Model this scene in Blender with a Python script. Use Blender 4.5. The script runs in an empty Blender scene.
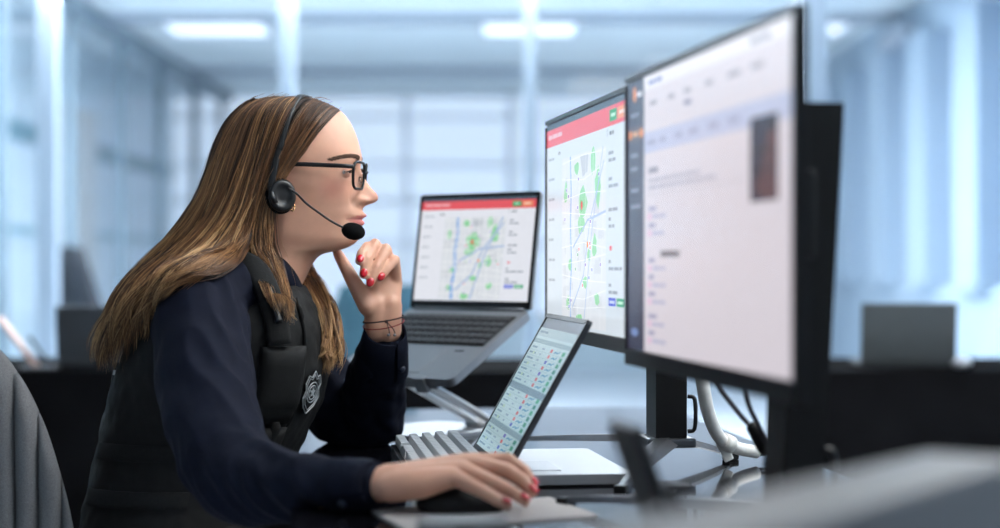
import bpy, bmesh, math, random
import numpy as np
from mathutils import Vector, Matrix, Euler, noise

random.seed(7); np.random.seed(7)
R = math.radians
S = bpy.context.scene
COL = S.collection
F = 1790.0          # focal length in pixels of the 1000 px wide frame
CZ = 1.02           # camera height
HD = 2.70           # distance of the woman's head
DESK = 0.732        # desk top height

# ------------------------------------------------------------------ camera, world, exposure
cam_d = bpy.data.cameras.new('camera'); cam = bpy.data.objects.new('camera', cam_d); COL.objects.link(cam)
cam.location = (0, 0, CZ); cam.rotation_euler = (R(90), 0, 0)
cam_d.sensor_width = 36; cam_d.lens = F * 36 / 1000
cam_d.clip_start = 0.05; cam_d.clip_end = 200
cam_d.dof.use_dof = True; cam_d.dof.focus_distance = 2.56; cam_d.dof.aperture_fstop = 2.1
S.camera = cam
S.view_settings.view_transform = 'Standard'; S.view_settings.look = 'None'
S.view_settings.exposure = 0.0; S.view_settings.gamma = 1.0; S.view_settings.use_curve_mapping = False
S.cycles.use_denoising = True
S.cycles.max_bounces = 8; S.cycles.transparent_max_bounces = 12
S.cycles.sample_clamp_indirect = 6.0
W = bpy.data.worlds.new('overcast'); S.world = W; W.use_nodes = True
W.node_tree.nodes['Background'].inputs[0].default_value = (0.80, 0.88, 1.0, 1)
W.node_tree.nodes['Background'].inputs[1].default_value = 0.46
LIGHT_FILL = 18.5        # unseen fill panels added at the ceiling
LIGHT_WIN_R = 4.5      # daylit blinds of the right wall
LIGHT_WIN_FAR = 0.70    # far window wall

# ------------------------------------------------------------------ helpers
def P(px, py, d):
    return Vector(((px - 500) * d / F, d, CZ - (py - 264) * d / F))
def H(u, y, w):                 # point on the woman: profile pixel u,y in her median plane, w mm towards the camera
    k = HD / F
    return Vector(((u - 500) * k, HD - w / 1000, CZ - (y - 264) * k))
def PW(px, py, w):
    return P(px, py, HD - w / 1000)

MATS = {}
def mat(name, col, rough=.5, metal=0, var=.06, scale=30, bump=0, bscale=200, spec=.5, coat=0, emit=None, estr=0, sss=0, sheen=0, alpha=None, trans=0, stretch=None):
    if name in MATS: return MATS[name]
    m = bpy.data.materials.new(name); m.use_nodes = True; nt = m.node_tree; N = nt.nodes; L = nt.links
    b = N['Principled BSDF']
    tc = N.new('ShaderNodeTexCoord'); mp = N.new('ShaderNodeMapping')
    L.new(tc.outputs['Object'], mp.inputs['Vector'])
    if stretch: mp.inputs['Scale'].default_value = stretch
    nz = N.new('ShaderNodeTexNoise'); nz.inputs['Scale'].default_value = scale; nz.inputs['Detail'].default_value = 4
    L.new(mp.outputs[0], nz.inputs['Vector'])
    rp = N.new('ShaderNodeValToRGB')
    c0 = [max(0, c * (1 - var)) for c in col[:3]] + [1]; c1 = [min(1, c * (1 + var)) for c in col[:3]] + [1]
    rp.color_ramp.elements[0].position = .3; rp.color_ramp.elements[1].position = .7
    rp.color_ramp.elements[0].color = c0; rp.color_ramp.elements[1].color = c1
    L.new(nz.outputs[0], rp.inputs[0]); L.new(rp.outputs[0], b.inputs['Base Color'])
    b.inputs['Roughness'].default_value = rough; b.inputs['Metallic'].default_value = metal
    b.inputs['Specular IOR Level'].default_value = spec
    b.inputs['Coat Weight'].default_value = coat
    b.inputs['Sheen Weight'].default_value = sheen
    b.inputs['Transmission Weight'].default_value = trans
    if sss:
        b.inputs['Subsurface Weight'].default_value = sss
        b.inputs['Subsurface Radius'].default_value = (.012, .005, .003)
        b.inputs['Subsurface Scale'].default_value = 1.0
    if emit:
        b.inputs['Emission Color'].default_value = (*emit, 1); b.inputs['Emission Strength'].default_value = estr
    if bump:
        n2 = N.new('ShaderNodeTexNoise'); n2.inputs['Scale'].default_value = bscale; n2.inputs['Detail'].default_value = 3
        L.new(mp.outputs[0], n2.inputs['Vector'])
        bp = N.new('ShaderNodeBump'); bp.inputs['Strength'].default_value = bump; bp.inputs['Distance'].default_value = .002
        L.new(n2.outputs[0], bp.inputs['Height']); L.new(bp.outputs[0], b.inputs['Normal'])
    if alpha is not None: b.inputs['Alpha'].default_value = alpha
    MATS[name] = m
    return m
def mat_attr(name, attr='tint_col', rough=.5, emit=0, sss=0, spec=.5, coat=0, noise_v=.05, nscale=60):
    """colour taken from a colour attribute (print on screens, lips on skin), with a little grain"""
    if name in MATS: return MATS[name]
    m = bpy.data.materials.new(name); m.use_nodes = True; nt = m.node_tree; N = nt.nodes; L = nt.links
    b = N['Principled BSDF']; a = N.new('ShaderNodeAttribute'); a.attribute_name = attr
    tc = N.new('ShaderNodeTexCoord'); nz = N.new('ShaderNodeTexNoise'); nz.inputs['Scale'].default_value = nscale; nz.inputs['Detail'].default_value = 3
    L.new(tc.outputs['Object'], nz.inputs['Vector'])
    mr = N.new('ShaderNodeMapRange'); mr.inputs[1].default_value = .3; mr.inputs[2].default_value = .7
    mr.inputs[3].default_value = 1 - noise_v; mr.inputs[4].default_value = 1 + noise_v
    L.new(nz.outputs[0], mr.inputs[0])
    vm = N.new('ShaderNodeVectorMath'); vm.operation = 'SCALE'
    L.new(a.outputs['Color'], vm.inputs[0]); L.new(mr.outputs[0], vm.inputs['Scale'])
    b.inputs['Roughness'].default_value = rough; b.inputs['Specular IOR Level'].default_value = spec; b.inputs['Coat Weight'].default_value = coat
    if emit:
        b.inputs['Base Color'].default_value = (.01, .01, .012, 1)
        L.new(vm.outputs[0], b.inputs['Emission Color']); b.inputs['Emission Strength'].default_value = emit
    else:
        L.new(vm.outputs[0], b.inputs['Base Color'])
    if sss:
        b.inputs['Subsurface Weight'].default_value = sss
        b.inputs['Subsurface Radius'].default_value = (.012, .005, .003); b.inputs['Subsurface Scale'].default_value = 1.0
    MATS[name] = m
    return m
def mat_glass(name, tint=(.9, .95, 1), gloss=1.0):
    if name in MATS: return MATS[name]
    m = bpy.data.materials.new(name); m.use_nodes = True; nt = m.node_tree; N = nt.nodes; L = nt.links
    for n in list(N): N.remove(n)
    o = N.new('ShaderNodeOutputMaterial'); t = N.new('ShaderNodeBsdfTransparent'); g = N.new('ShaderNodeBsdfGlossy')
    t.inputs[0].default_value = (*tint, 1); g.inputs['Roughness'].default_value = .03
    fr = N.new('ShaderNodeFresnel'); fr.inputs[0].default_value = 1.45
    tc = N.new('ShaderNodeTexCoord'); nz = N.new('ShaderNodeTexNoise'); nz.inputs['Scale'].default_value = 3
    L.new(tc.outputs['Object'], nz.inputs['Vector'])
    mm = N.new('ShaderNodeMath'); mm.operation = 'MULTIPLY'; L.new(fr.outputs[0], mm.inputs[0])
    ma = N.new('ShaderNodeMath'); ma.operation = 'MULTIPLY_ADD'; ma.inputs[1].default_value = .2 * gloss; ma.inputs[2].default_value = .9 * gloss
    L.new(nz.outputs[0], ma.inputs[0]); L.new(ma.outputs[0], mm.inputs[1])
    mx = N.new('ShaderNodeMixShader'); L.new(mm.outputs[0], mx.inputs[0]); L.new(t.outputs[0], mx.inputs[1]); L.new(g.outputs[0], mx.inputs[2])
    L.new(mx.outputs[0], o.inputs[0]); MATS[name] = m
    return m

def link(name, me, m=None, parent=None, smooth=False):
    o = bpy.data.objects.new(name, me); COL.objects.link(o)
    if m is not None:
        me.materials.clear(); me.materials.append(m)
    if parent is not None: o.parent = parent
    if smooth:
        me.polygons.foreach_set('use_smooth', [True] * len(me.polygons))
    return o
def tag(o, label=None, cat=None, group=None, kind=None):
    if label: o['label'] = label
    if cat: o['category'] = cat
    if group: o['group'] = group
    if kind: o['kind'] = kind
    return o
def empty(name, loc=(0, 0, 0), rot=(0, 0, 0), label=None, cat=None, group=None, kind=None):
    o = bpy.data.objects.new(name, None); COL.objects.link(o); o.location = loc; o.rotation_euler = rot
    o.empty_display_size = .05
    return tag(o, label, cat, group, kind)

class MB:
    def __init__(s): s.v = []; s.f = []
    def add(s, v, f):
        k = len(s.v); s.v += [tuple(p) for p in v]; s.f += [tuple(i + k for i in q) for q in f]; return s
    def box(s, c, size, rot=None, bevel=0):
        bm = bmesh.new(); bmesh.ops.create_cube(bm, size=1)
        for v in bm.verts: v.co = Vector((v.co.x * size[0], v.co.y * size[1], v.co.z * size[2]))
        if bevel: bmesh.ops.bevel(bm, geom=bm.edges[:], offset=bevel, segments=2, affect='EDGES', profile=.6)
        M = Matrix.Translation(Vector(c)) @ (rot.to_matrix().to_4x4() if rot is not None else Matrix())
        bm.verts.index_update()
        s.add([M @ v.co for v in bm.verts], [[v.index for v in f.verts] for f in bm.faces]); bm.free(); return s
    def loft(s, rings, cap=True, close=True):
        n = len(rings[0]); v = [p for r in rings for p in r]; f = []
        for i in range(len(rings) - 1):
            for j in range(n if close else n - 1):
                a = i * n + j; b = i * n + (j + 1) % n
                f.append((a, b, b + n, a + n))
        if cap: f.append(tuple(range(n - 1, -1, -1))); f.append(tuple(range((len(rings) - 1) * n, len(rings) * n)))
        return s.add(v, f)
    def tube(s, pts, r, sides=8, cap=True, flat=1.0, up=None):
        pts = [Vector(p) for p in pts]; n = len(pts)
        rr = r if hasattr(r, '__len__') else [r] * n
        rings = []; prev = None
        for i, p in enumerate(pts):
            t = (pts[min(i + 1, n - 1)] - pts[max(i - 1, 0)]).normalized()
            if prev is None:
                a = Vector(up) if up is not None else (Vector((0, 0, 1)) if abs(t.z) < .9 else Vector((1, 0, 0)))
            else: a = prev
            nn = (a - t * a.dot(t)).normalized(); prev = nn; bb = t.cross(nn)
            rings.append([p + nn * math.cos(2 * math.pi * k / sides) * rr[i] + bb * math.sin(2 * math.pi * k / sides) * rr[i] * flat for k in range(sides)])
        return s.loft(rings, cap)
    def capsule(s, p0, r0, p1, r1, sides=14, hemi=4):
        p0 = Vector(p0); p1 = Vector(p1); t = (p1 - p0)
        L = t.length; t = t / L if L > 1e-6 else Vector((0, 0, 1))
        a = Vector((0, 0, 1)) if abs(t.z) < .9 else Vector((1, 0, 0)); n = (a - t * a.dot(t)).normalized(); b = t.cross(n)
        rings = []
        for k in range(1, hemi + 1):
            q = -math.pi / 2 * (1 - k / (hemi + .0)) if k < hemi else 0
            q = -math.pi / 2 + math.pi / 2 * k / hemi
            rings.append((p0 + t * r0 * math.sin(q), r0 * math.cos(q)))
        for k in range(0, hemi):
            q = math.pi / 2 * k / hemi
            rings.append((p1 + t * r1 * math.sin(q), r1 * math.cos(q)))
        rg = [[c + (n * math.cos(2 * math.pi * j / sides) + b * math.sin(2 * math.pi * j / sides)) * max(r, 1e-4) for j in range(sides)] for c, r in rings]
        return s.loft(rg)
    def chain(s, pr, **k):
        for (p0, r0), (p1, r1) in zip(pr[:-1], pr[1:]): s.capsule(p0, r0, p1, r1, **k)
        return s
    def ellipsoid(s, c, ax, rot=None, nu=20, nv=12):
        M = rot.to_matrix() if isinstance(rot, Euler) else (rot if rot is not None else Matrix.Identity(3))
        rings = []
        for i in range(1, nv):
            q = math.pi * i / nv
            rings.append([Vector(c) + M @ Vector((ax[0] * math.sin(q) * math.cos(2 * math.pi * j / nu), ax[1] * math.sin(q) * math.sin(2 * math.pi * j / nu), ax[2] * math.cos(q))) for j in range(nu)])
        return s.loft(rings)
    def prism(s, outline, y0, y1, axis='z'):
        n = len(outline)
        def q(p, h): return {'z': (p[0], p[1], h), 'x': (h, p[0], p[1]), 'y': (p[0], h, p[1])}[axis]
        return s.loft([[q(p, y0) for p in outline], [q(p, y1) for p in outline]])
    def mesh(s, name):
        me = bpy.data.meshes.new(name); me.from_pydata(s.v, [], s.f); me.update()
        bm = bmesh.new(); bm.from_mesh(me); bmesh.ops.recalc_face_normals(bm, faces=bm.faces[:]); bm.to_mesh(me); bm.free()
        return me
    def build(s, name, m, parent=None, smooth=False):
        return link(name, s.mesh(name), m, parent, smooth)

def rrect(w, h, r, n=4, cx=0, cy=0):
    o = []
    for sx, sy, a0 in ((1, 1, 0), (-1, 1, 90), (-1, -1, 180), (1, -1, 270)):
        for k in range(n + 1):
            a = R(a0 + 90 * k / n); o.append((cx + sx * (w / 2 - r) + r * math.cos(a), cy + sy * (h / 2 - r) + r * math.sin(a)))
    return o
def crom(pts, n):
    pts = [Vector(p) for p in pts]; q = [pts[0] * 2 - pts[1]] + pts + [pts[-1] * 2 - pts[-2]]
    out = []; m = len(pts) - 1
    for i in range(n):
        t = i * m / (n - 1); k = min(int(t), m - 1); u = t - k
        a, b, c, d = q[k], q[k + 1], q[k + 2], q[k + 3]
        out.append(.5 * ((2 * b) + (c - a) * u + (2 * a - 5 * b + 4 * c - d) * u * u + (3 * b - a - 3 * c + d) * u ** 3))
    return out
def pchip(xs, ys, x):
    xs = np.array(xs, float); ys = np.array(ys, float); x = np.clip(np.asarray(x, float), xs[0], xs[-1])
    h = np.diff(xs); dl = np.diff(ys) / h; d = np.zeros_like(ys)
    for i in range(1, len(xs) - 1):
        if dl[i - 1] * dl[i] > 0:
            w1 = 2 * h[i] + h[i - 1]; w2 = h[i] + 2 * h[i - 1]; d[i] = (w1 + w2) / (w1 / dl[i - 1] + w2 / dl[i])
    d[0] = dl[0]; d[-1] = dl[-1]
    k = np.clip(np.searchsorted(xs, x) - 1, 0, len(h) - 1); t = (x - xs[k]) / h[k]
    return ((1 + 2 * t) * (1 - t) ** 2) * ys[k] + t * (1 - t) ** 2 * h[k] * d[k] + t * t * (3 - 2 * t) * ys[k + 1] + t * t * (t - 1) * h[k] * d[k + 1]
def remesh(mb, voxel, smooth=4, fac=.5):
    me = mb.mesh('tmp'); o = link('tmp', me)
    r = o.modifiers.new('r', 'REMESH'); r.mode = 'VOXEL'; r.voxel_size = voxel; r.use_smooth_shade = True
    if smooth:
        s = o.modifiers.new('s', 'SMOOTH'); s.factor = fac; s.iterations = smooth
    dg = bpy.context.evaluated_depsgraph_get(); dg.update()
    out = bpy.data.meshes.new_from_object(o.evaluated_get(dg))
    bpy.data.objects.remove(o); bpy.data.meshes.remove(me)
    return out
def co_arr(me):
    a = np.empty(len(me.vertices) * 3); me.vertices.foreach_get('co', a); return a.reshape(-1, 3)
def no_arr(me):
    a = np.empty(len(me.vertices) * 3); me.vertex_normals.foreach_get('vector', a); return a.reshape(-1, 3)
def set_co(me, a): me.vertices.foreach_set('co', np.ascontiguousarray(a).ravel()); me.update()
def set_col(me, a, name='tint_col'):
    at = me.color_attributes.new(name, 'FLOAT_COLOR', 'POINT')
    b = np.ones((len(a), 4)); b[:, :3] = a; at.data.foreach_set('color', b.ravel())
def lin(*c):                    # sRGB 0-255 -> linear
    return tuple(((x / 255) / 12.92 if x / 255 <= .04045 else ((x / 255 + .055) / 1.055) ** 2.4) for x in c)

# ------------------------------------------------------------------ materials
M_floor = mat('pale_floor', lin(222, 230, 238), .25, var=.04, scale=2)
M_ceil = mat('ceiling_paint', lin(220, 230, 234), .8, var=.02, scale=4)
M_wall = mat('cool_white_wall', lin(214, 228, 234), .7, var=.03, scale=3)
M_pier = mat('window_pier_paint', lin(156, 174, 190), .7, var=.03, scale=3)
M_post = mat('pale_aluminium_post', lin(176, 192, 208), .4, var=.04, scale=6)
M_mull = mat('grey_blue_mullion', lin(112, 130, 142), .45, var=.05, scale=6)
M_beam = mat('grey_ceiling_beam', lin(150, 160, 172), .6, var=.05, scale=5)
M_teal = mat('teal_band', lin(70, 130, 145), .5, var=.06, scale=4)
M_fill = mat('fill_diffuser', (.9, .95, 1), .5, emit=(.94, .97, 1), estr=LIGHT_FILL)  # glow of the unseen panels added over the far half
M_fillface = mat('face_fill_diffuser', (.9, .92, .94), .5, emit=(1, .985, .96), estr=11.5)  # glow of the unseen panels added to light her face
M_fillcorr = mat('corridor_fill_diffuser', (.85, .9, .92), .5, emit=(.92, .97, 1), estr=6.0)  # glow of the unseen fill lights added in the corridor
M_lampd = mat('dim_lamp_diffuser', (.85, .9, .92), .5, emit=(.94, .97, 1), estr=1.0)
M_blind = mat('daylit_blind', lin(104, 128, 156), .9, emit=(.62, .78, 1.0), estr=LIGHT_WIN_R * .05)
M_farwin = mat('daylit_far_pane', lin(150, 170, 190), .5, emit=(.80, .895, 1.0), estr=LIGHT_WIN_FAR)
M_fartr = mat('far_transom', lin(228, 236, 242), .6, var=.04, scale=3)
M_glass = mat_glass('clear_glass', (.97, .985, 1), .25)
M_desk = mat('gloss_black_desk', (.006, .006, .008), .06, var=.2, scale=20, spec=.6)
M_black = mat('matt_black_plastic', (.006, .006, .0065), .5, var=.15, scale=80, bump=.05, bscale=900, spec=.25)
M_blackg = mat('satin_black_plastic', (.007, .007, .008), .3, var=.1, scale=60, spec=.35)
M_panel = mat('black_desk_panel', (.007, .007, .008), .95, var=.2, scale=8, spec=.02)
M_silver = mat('brushed_aluminium', lin(150, 152, 156), .45, .7, var=.05, scale=40, stretch=(1, 30, 1))
M_polish = mat('pale_polished_aluminium', lin(226, 227, 229), .35, .5, var=.03, scale=40)
M_graph = mat('graphite_metal', lin(95, 97, 102), .35, .8, var=.06, scale=40)
M_lidgrey = mat('grey_laptop_lid', lin(78, 82, 84), .5, .3, var=.05, scale=20)
M_key = mat('grey_keycap', lin(205, 207, 210), .55, var=.05, scale=60)
M_keyd = mat('dark_key', lin(46, 47, 50), .5, var=.08, scale=90)
M_kdark = mat('charcoal_keycap', lin(62, 65, 70), .5, var=.06, scale=60)
M_pad = mat('pale_grey_felt', lin(168, 162, 160), .9, var=.08, scale=300, bump=.2, bscale=1500)
M_white = mat('white_cable_sleeve', lin(215, 214, 210), .5, var=.05, scale=120, bump=.2, bscale=600)
M_cable = mat('black_cable_rubber', lin(38, 33, 42), .5, var=.1, scale=90)
M_chair = mat('grey_melange_fabric', lin(118, 118, 120), .95, var=.35, scale=900, bump=.5, bscale=1400, spec=.15)
M_box = mat('grey_enamel_metal', lin(84, 84, 86), .5, .1, var=.04, scale=30)
M_copper = mat('copper_edge', lin(196, 150, 130), .4, .3, var=.08, scale=50)
M_screen2 = mat_attr('screen_print_dim', emit=.55, rough=.2, noise_v=.015)
M_screen = mat_attr('screen_print', emit=.9, rough=.25, noise_v=.015)
# ------------------------------------------------------------------ the room
XL, XR, YB, YF, ZC = -2.6, 2.62, -2.2, 17.2, 2.66
def struct(name, mb, m, parent=None, label=None):
    o = mb.build(name, m, parent)
    if parent is None: o['kind'] = 'structure'; o['label'] = label; o['category'] = name.split('_')[0]
    return o
struct('floor', MB().box((-.9, 7.5, -.05), (8, 20.2, .1)), M_floor, label='pale polished floor of the office')
ceil = struct('ceiling', MB().box((-.9, 7.5, ZC + .05), (8, 20.2, .1)), M_ceil, label='white ceiling of the office')
for y in (4.2, 8.2, 11.75, 15.0):
    MB().box((0, y, ZC - .03), (5.2, .12, .06)).build('beam', M_beam, ceil)
wb = struct('wall_back', MB().box((-.9, YB - .05, .45), (8, .1, .9)), M_wall, label='low sill wall of an unseen window front added behind the camera for fill light')  # unseen glazed front, left open so the sky fills in from behind
MB().box((-.9, YB - .05, ZC - .15), (8, .1, .3)).build('lintel', M_wall, wb)
for i in range(6): MB().box((-4.4 + i * 1.42, YB - .05, 1.6), (.12, .1, 1.5)).build('mullion', M_mull, wb)
for i in range(5): MB().box((-3.69 + i * 1.42, YB - .05, 1.63), (1.28, .012, 1.44)).build('pane', M_glass, wb)
# left: glass partition with mullions, corridor wall behind it
wl = struct('wall_left', MB().box((XL, 7.6, .03), (.08, 19.4, .06)), M_mull, label='floor to ceiling glass partition along the left')
MB().box((XL, 7.6, ZC - .07), (.08, 19.4, .09)).build('head_rail', M_mull, wl)
ys = [1.8, 3.3, 4.8, 6.3, 7.8, 9.35, 10.85, 12.3, 13.7, 15.2, 16.7]
for y in ys: MB().box((XL, y, ZC / 2), (.05, .06, ZC - .14)).build('mullion', M_mull, wl)
pane_me = MB().box((0, 0, 0), (.012, 1.4, ZC - .2)).mesh('pane')
for a, b in zip([-.0] + ys[:-1], ys):
    o = link('pane', pane_me, M_glass, wl); o.location = (XL, (a + b) / 2, ZC / 2)
XC = -3.12
cw = struct('wall_corridor', MB().box((XC - .05, 7.5, ZC / 2), (.1, 20.2, ZC)), M_wall, label='white corridor wall with a teal band beyond the glass')
MB().box((XC + .01, 9, 1.88), (.03, 16, .13)).build('teal_band', M_teal, cw)
MB().box((XC + .01, 9, 1.24), (.03, 16, .05)).build('teal_band', mat('pale_teal_band', lin(130, 175, 185), .5), cw)
for y in (8.0, 13.0):
    MB().box((XC + .02, y, 1.08), (.06, 1.25, 2.16)).build('door_leaf', mat('cream_door', lin(214, 212, 206), .6), cw)
    MB().box((XC + .07, y - .5, 1.05), (.03, .03, .16)).build('door_handle', M_graph, cw)
# right: piers and daylit blinds
wr = struct('wall_right', MB().box((XR + .05, 7.5, .45), (.1, 20.2, .9)), M_pier, label='white wall of tall windows with pale blue blinds on the right')
MB().box((XR + .05, 7.5, ZC - .12), (.1, 20.2, .24)).build('lintel', M_pier, wr)
pier = MB().box((0, 0, 0), (.2, .52, ZC - 1.1)).mesh('pier'); blind = MB().box((0, 0, 0), (.02, .66, ZC - 1.14)).mesh('blind')
y = -1.9
while y < 17:
    o = link('pier', pier, M_pier, wr); o.location = (XR + .02, y, .9 + (ZC - 1.14) / 2)
    o = link('blind', blind, M_blind, wr); o.location = (XR + .10, y + .58, .9 + (ZC - 1.14) / 2)
    y += 1.17
for y in (9.1, 11.4): MB().box((XR - .1, y, ZC - .2), (.1, .6, .1)).build('blind_box', M_beam, wr)
# far: window wall with transoms
wf = struct('wall_far', MB().box((-.9, YF, .25), (8, .12, .5)), M_wall, label='bright window wall at the far end of the office')
MB().box((-.9, YF, ZC - .02), (8, .12, .04)).build('lintel', M_fartr, wf)
fp = MB().box((0, 0, 0), (.94, .02, 1.0)).mesh('far_pane')
for i in range(8):
    x = -4.4 + i * 1.0
    MB().box((x - .5, YF - .03, 1.56), (.045, .1, 2.12)).build('mullion', M_fartr, wf)
    for z, h in ((.86, .66), (1.42, .36), (1.80, .30), (2.20, .42), (2.525, .18)):
        o = link('far_pane', fp, M_farwin, wf); o.location = (x, YF, z); o.scale = (1, 1, h)
for z, h in ((1.215, .035), (1.625, .04), (1.97, .035), (2.425, .03)): MB().box((-.9, YF - .04, z), (8, .1, h)).build('transom', M_fartr, wf)
# glass cross partition eight metres away
gp = struct('wall_glass', MB().box((0, 8, .03), (5.2, .06, .06)), M_post, label='clear glass cross partition with pale posts')
for x, w in ((P(48, 0, 8).x, .085), (P(287, 0, 8).x, .065), (P(530, 0, 8).x, .055), (P(812, 0, 8).x, .13)):
    MB().box((x, 8, ZC / 2), (w, .07, ZC - .06)).build('post', M_post, gp)
px_ = [-2.55, P(48, 0, 8).x, P(287, 0, 8).x, P(530, 0, 8).x, P(812, 0, 8).x, 2.5]
for a, b in zip(px_[:-1], px_[1:]): MB().box(((a + b) / 2, 8, ZC / 2), (b - a - .08, .012, ZC - .14)).build('pane', M_glass, gp)
# ceiling lights: three in view, the rest added unseen to light the scene
def ceiling_light(x, y, w, l, label, group=None, m=None):
    t = empty('ceiling_light', (x, y, ZC), label=label, cat='ceiling light', group=group)
    fr = MB()
    for sx in (-1, 1): fr.box((sx * (w / 2 + .012), 0, -.02), (.024, l + .048, .04))
    for sy in (-1, 1): fr.box((0, sy * (l / 2 + .012), -.02), (w, .024, .04))
    fr.build('frame', M_post, t); MB().box((0, 0, -.022), (w, l, .02)).build('diffuser', m or M_fill, t)
ceiling_light(-1.93, 12.25, .66, .62, m=M_lampd, label='bright square ceiling light nearest the left glass partition')
ceiling_light(.2, 12.25, .62, .62, m=M_lampd, label='bright square ceiling light at the middle of the far ceiling')
ceiling_light(2.1, 12.25, .5, .62, m=M_lampd, label='bright square ceiling light nearest the right window wall')
def hung_fill(x, y, label, m=None):  # panel hung out of view, added only for its light
    t = empty('fill_pendant', (x, y, ZC), label=label, cat='ceiling light', group='added fill panels out of view')
    MB().box((0, 0, -.25), (.6, 1.2, .03), bevel=.004).build('panel', m or M_fill, t)
    for sy in (-.5, .5): MB().tube([(0, sy, 0), (0, sy, -.24)], .004, 6).build('rod', M_post, t)
for x, c_ in ((-1.9, 'leftmost'), (-.9, 'second from the left'), (.0, 'third from the left'), (.9, 'rightmost')):  # unseen rows added to brighten the far walls and ceiling
    hung_fill(x, 8.35, f'unseen hanging fill panel added behind the glass cross partition, {c_} of four')
    ceiling_light(x, 9.9, .7, 1.2, f'unseen flush fill light added behind the hanging panels, {c_} of four')
hung_fill(1.3, 3.3, 'unseen hanging panel added to light her face, above the far end of the black desk', M_fillface)  # these three are added out of view as key light
hung_fill(.85, 2.0, 'unseen hanging panel added to light her face, in front of the monitors over the desk', M_fillface)
hung_fill(2.0, 1.7, 'unseen hanging panel added to light her face, by the windows right of the black desk', M_fillface)
for y, w_ in ((5.4, 'nearest'), (7.4, 'middle'), (9.4, 'farthest')): ceiling_light(-2.87, y, .36, 1.3, f'unseen corridor fill light added behind the glass partition, {w_} of three', m=M_fillcorr)  # added out of view to brighten the corridor wall

# ------------------------------------------------------------------ far workstations
def back_desk(x0, x1, label):
    t = empty('office_desk', ((x0 + x1) / 2, 5.15, 0), label=label, cat='desk'); w = x1 - x0
    MB().box((0, 0, DESK - .015), (w, .7, .03), bevel=.003).build('tabletop', M_panel, t)
    MB().box((0, -.335, DESK / 2 - .01), (w - .02, .03, DESK - .03)).build('front_panel', M_panel, t)
    for s in (-1, 1): MB().box((s * (w / 2 - .03), .02, DESK / 2 - .02), (.03, .62, DESK - .04)).build('side_panel', M_panel, t)
back_desk(-2.2, .09, 'black office desk with a dark front panel behind the woman')
back_desk(.82, 2.5, 'black office desk with a dark front panel on the right')
def laptop_simple(loc, rz, w, dp, hgt, lean, label, m):
    t = empty('laptop', loc, (0, 0, rz), label=label, cat='laptop')
    MB().box((0, .11, .008), (w, dp, .014), bevel=.003).build('base', m, t)
    MB().box((0, .0 + math.sin(lean) * hgt / 2 * -1, .016 + math.cos(lean) * hgt / 2), (w, .008, hgt), Euler((lean, 0, 0)), bevel=.002).build('lid', m, t)
laptop_simple(P(908, 0, 4.98).xyz * Vector((1, 1, 0)) + Vector((0, 0, DESK)), R(-3), .262, .2, .165, R(8), 'grey open laptop seen from behind on the far right desk', M_lidgrey)
laptop_simple(P(100, 0, 5.08).xyz * Vector((1, 1, 0)) + Vector((0, 0, DESK)), R(4), .24, .2, .155, R(8), 'dark grey open laptop seen from behind on the left desk', mat('dark_laptop_lid', lin(70, 74, 80), .5, .3))
t = empty('phone_holder', (P(40, 0, 4.9).x, 4.90, DESK), (0, 0, 0), label='slim copper-coloured phone leaning on a holder on the left desk', cat='phone')
MB().box((-.06, 0, .075), (.008, .05, .17), Euler((0, R(-38), 0)), bevel=.002).build('body', M_copper, t)
MB().box((0, 0, .004), (.1, .06, .008), bevel=.002).build('foot', M_graph, t)
MB().tube([(.03, 0, .006), (-.03, 0, .09)], .005).build('prop', M_graph, t)
t = empty('computer_mouse', (P(961, 0, 4.98).x, 4.98, DESK), label='small white mouse beside the far right laptop', cat='mouse')
MB().ellipsoid((0, 0, .014), (.028, .045, .016)).build('shell', mat('white_plastic', lin(220, 224, 230), .4), t, True)
MB().ellipsoid((0, .02, .029), (.003, .008, .004), nu=10, nv=6).build('wheel', M_graph, t, True)
def bg_chair(x, y, rz, m, label, k_=1):
    t = empty('office_chair', (x, y, 0), (0, 0, rz), label=label, cat='chair'); t.scale = (k_, k_, k_)
    MB().box((0, 0, .46), (.46, .46, .07), bevel=.025).build('seat', m, t)
    MB().loft([[Vector((sx * (.22 - .03 * k), -.22 - .012 * math.cos(sx * 3) + dy - .03 * k, .56 + .13 * k)) for sx, dy in ((-1, 0), (-.5, -.03), (0, -.04), (.5, -.03), (1, 0), (1, .04), (.5, .01), (0, 0), (-.5, .01), (-1, .04))] for k in range(4)]).build('backrest', m, t, True)
    MB().tube([(0, 0, .43), (0, 0, .08)], .025).build('column', M_graph, t)
    for k in range(5):
        a = R(72 * k); MB().tube([(0, 0, .1), (.28 * math.cos(a), .28 * math.sin(a), .045)], [.02, .014]).build('leg', M_black, t)
        MB().ellipsoid((.28 * math.cos(a), .28 * math.sin(a), .03), (.028, .028, .029), nu=10, nv=8).build('castor', M_black, t, True)
bg_chair(P(352, 0, 6.1).x, 6.3, R(20), mat('teal_fabric', lin(95, 140, 160), .9), 'teal office chair far behind the hand at her chin')
bg_chair(P(122, 0, 9.6).x, 9.6, R(-50), mat('dark_fabric_far', lin(30, 36, 44), .9), 'dark office chair beyond the glass at the left', 1.17)

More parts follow.
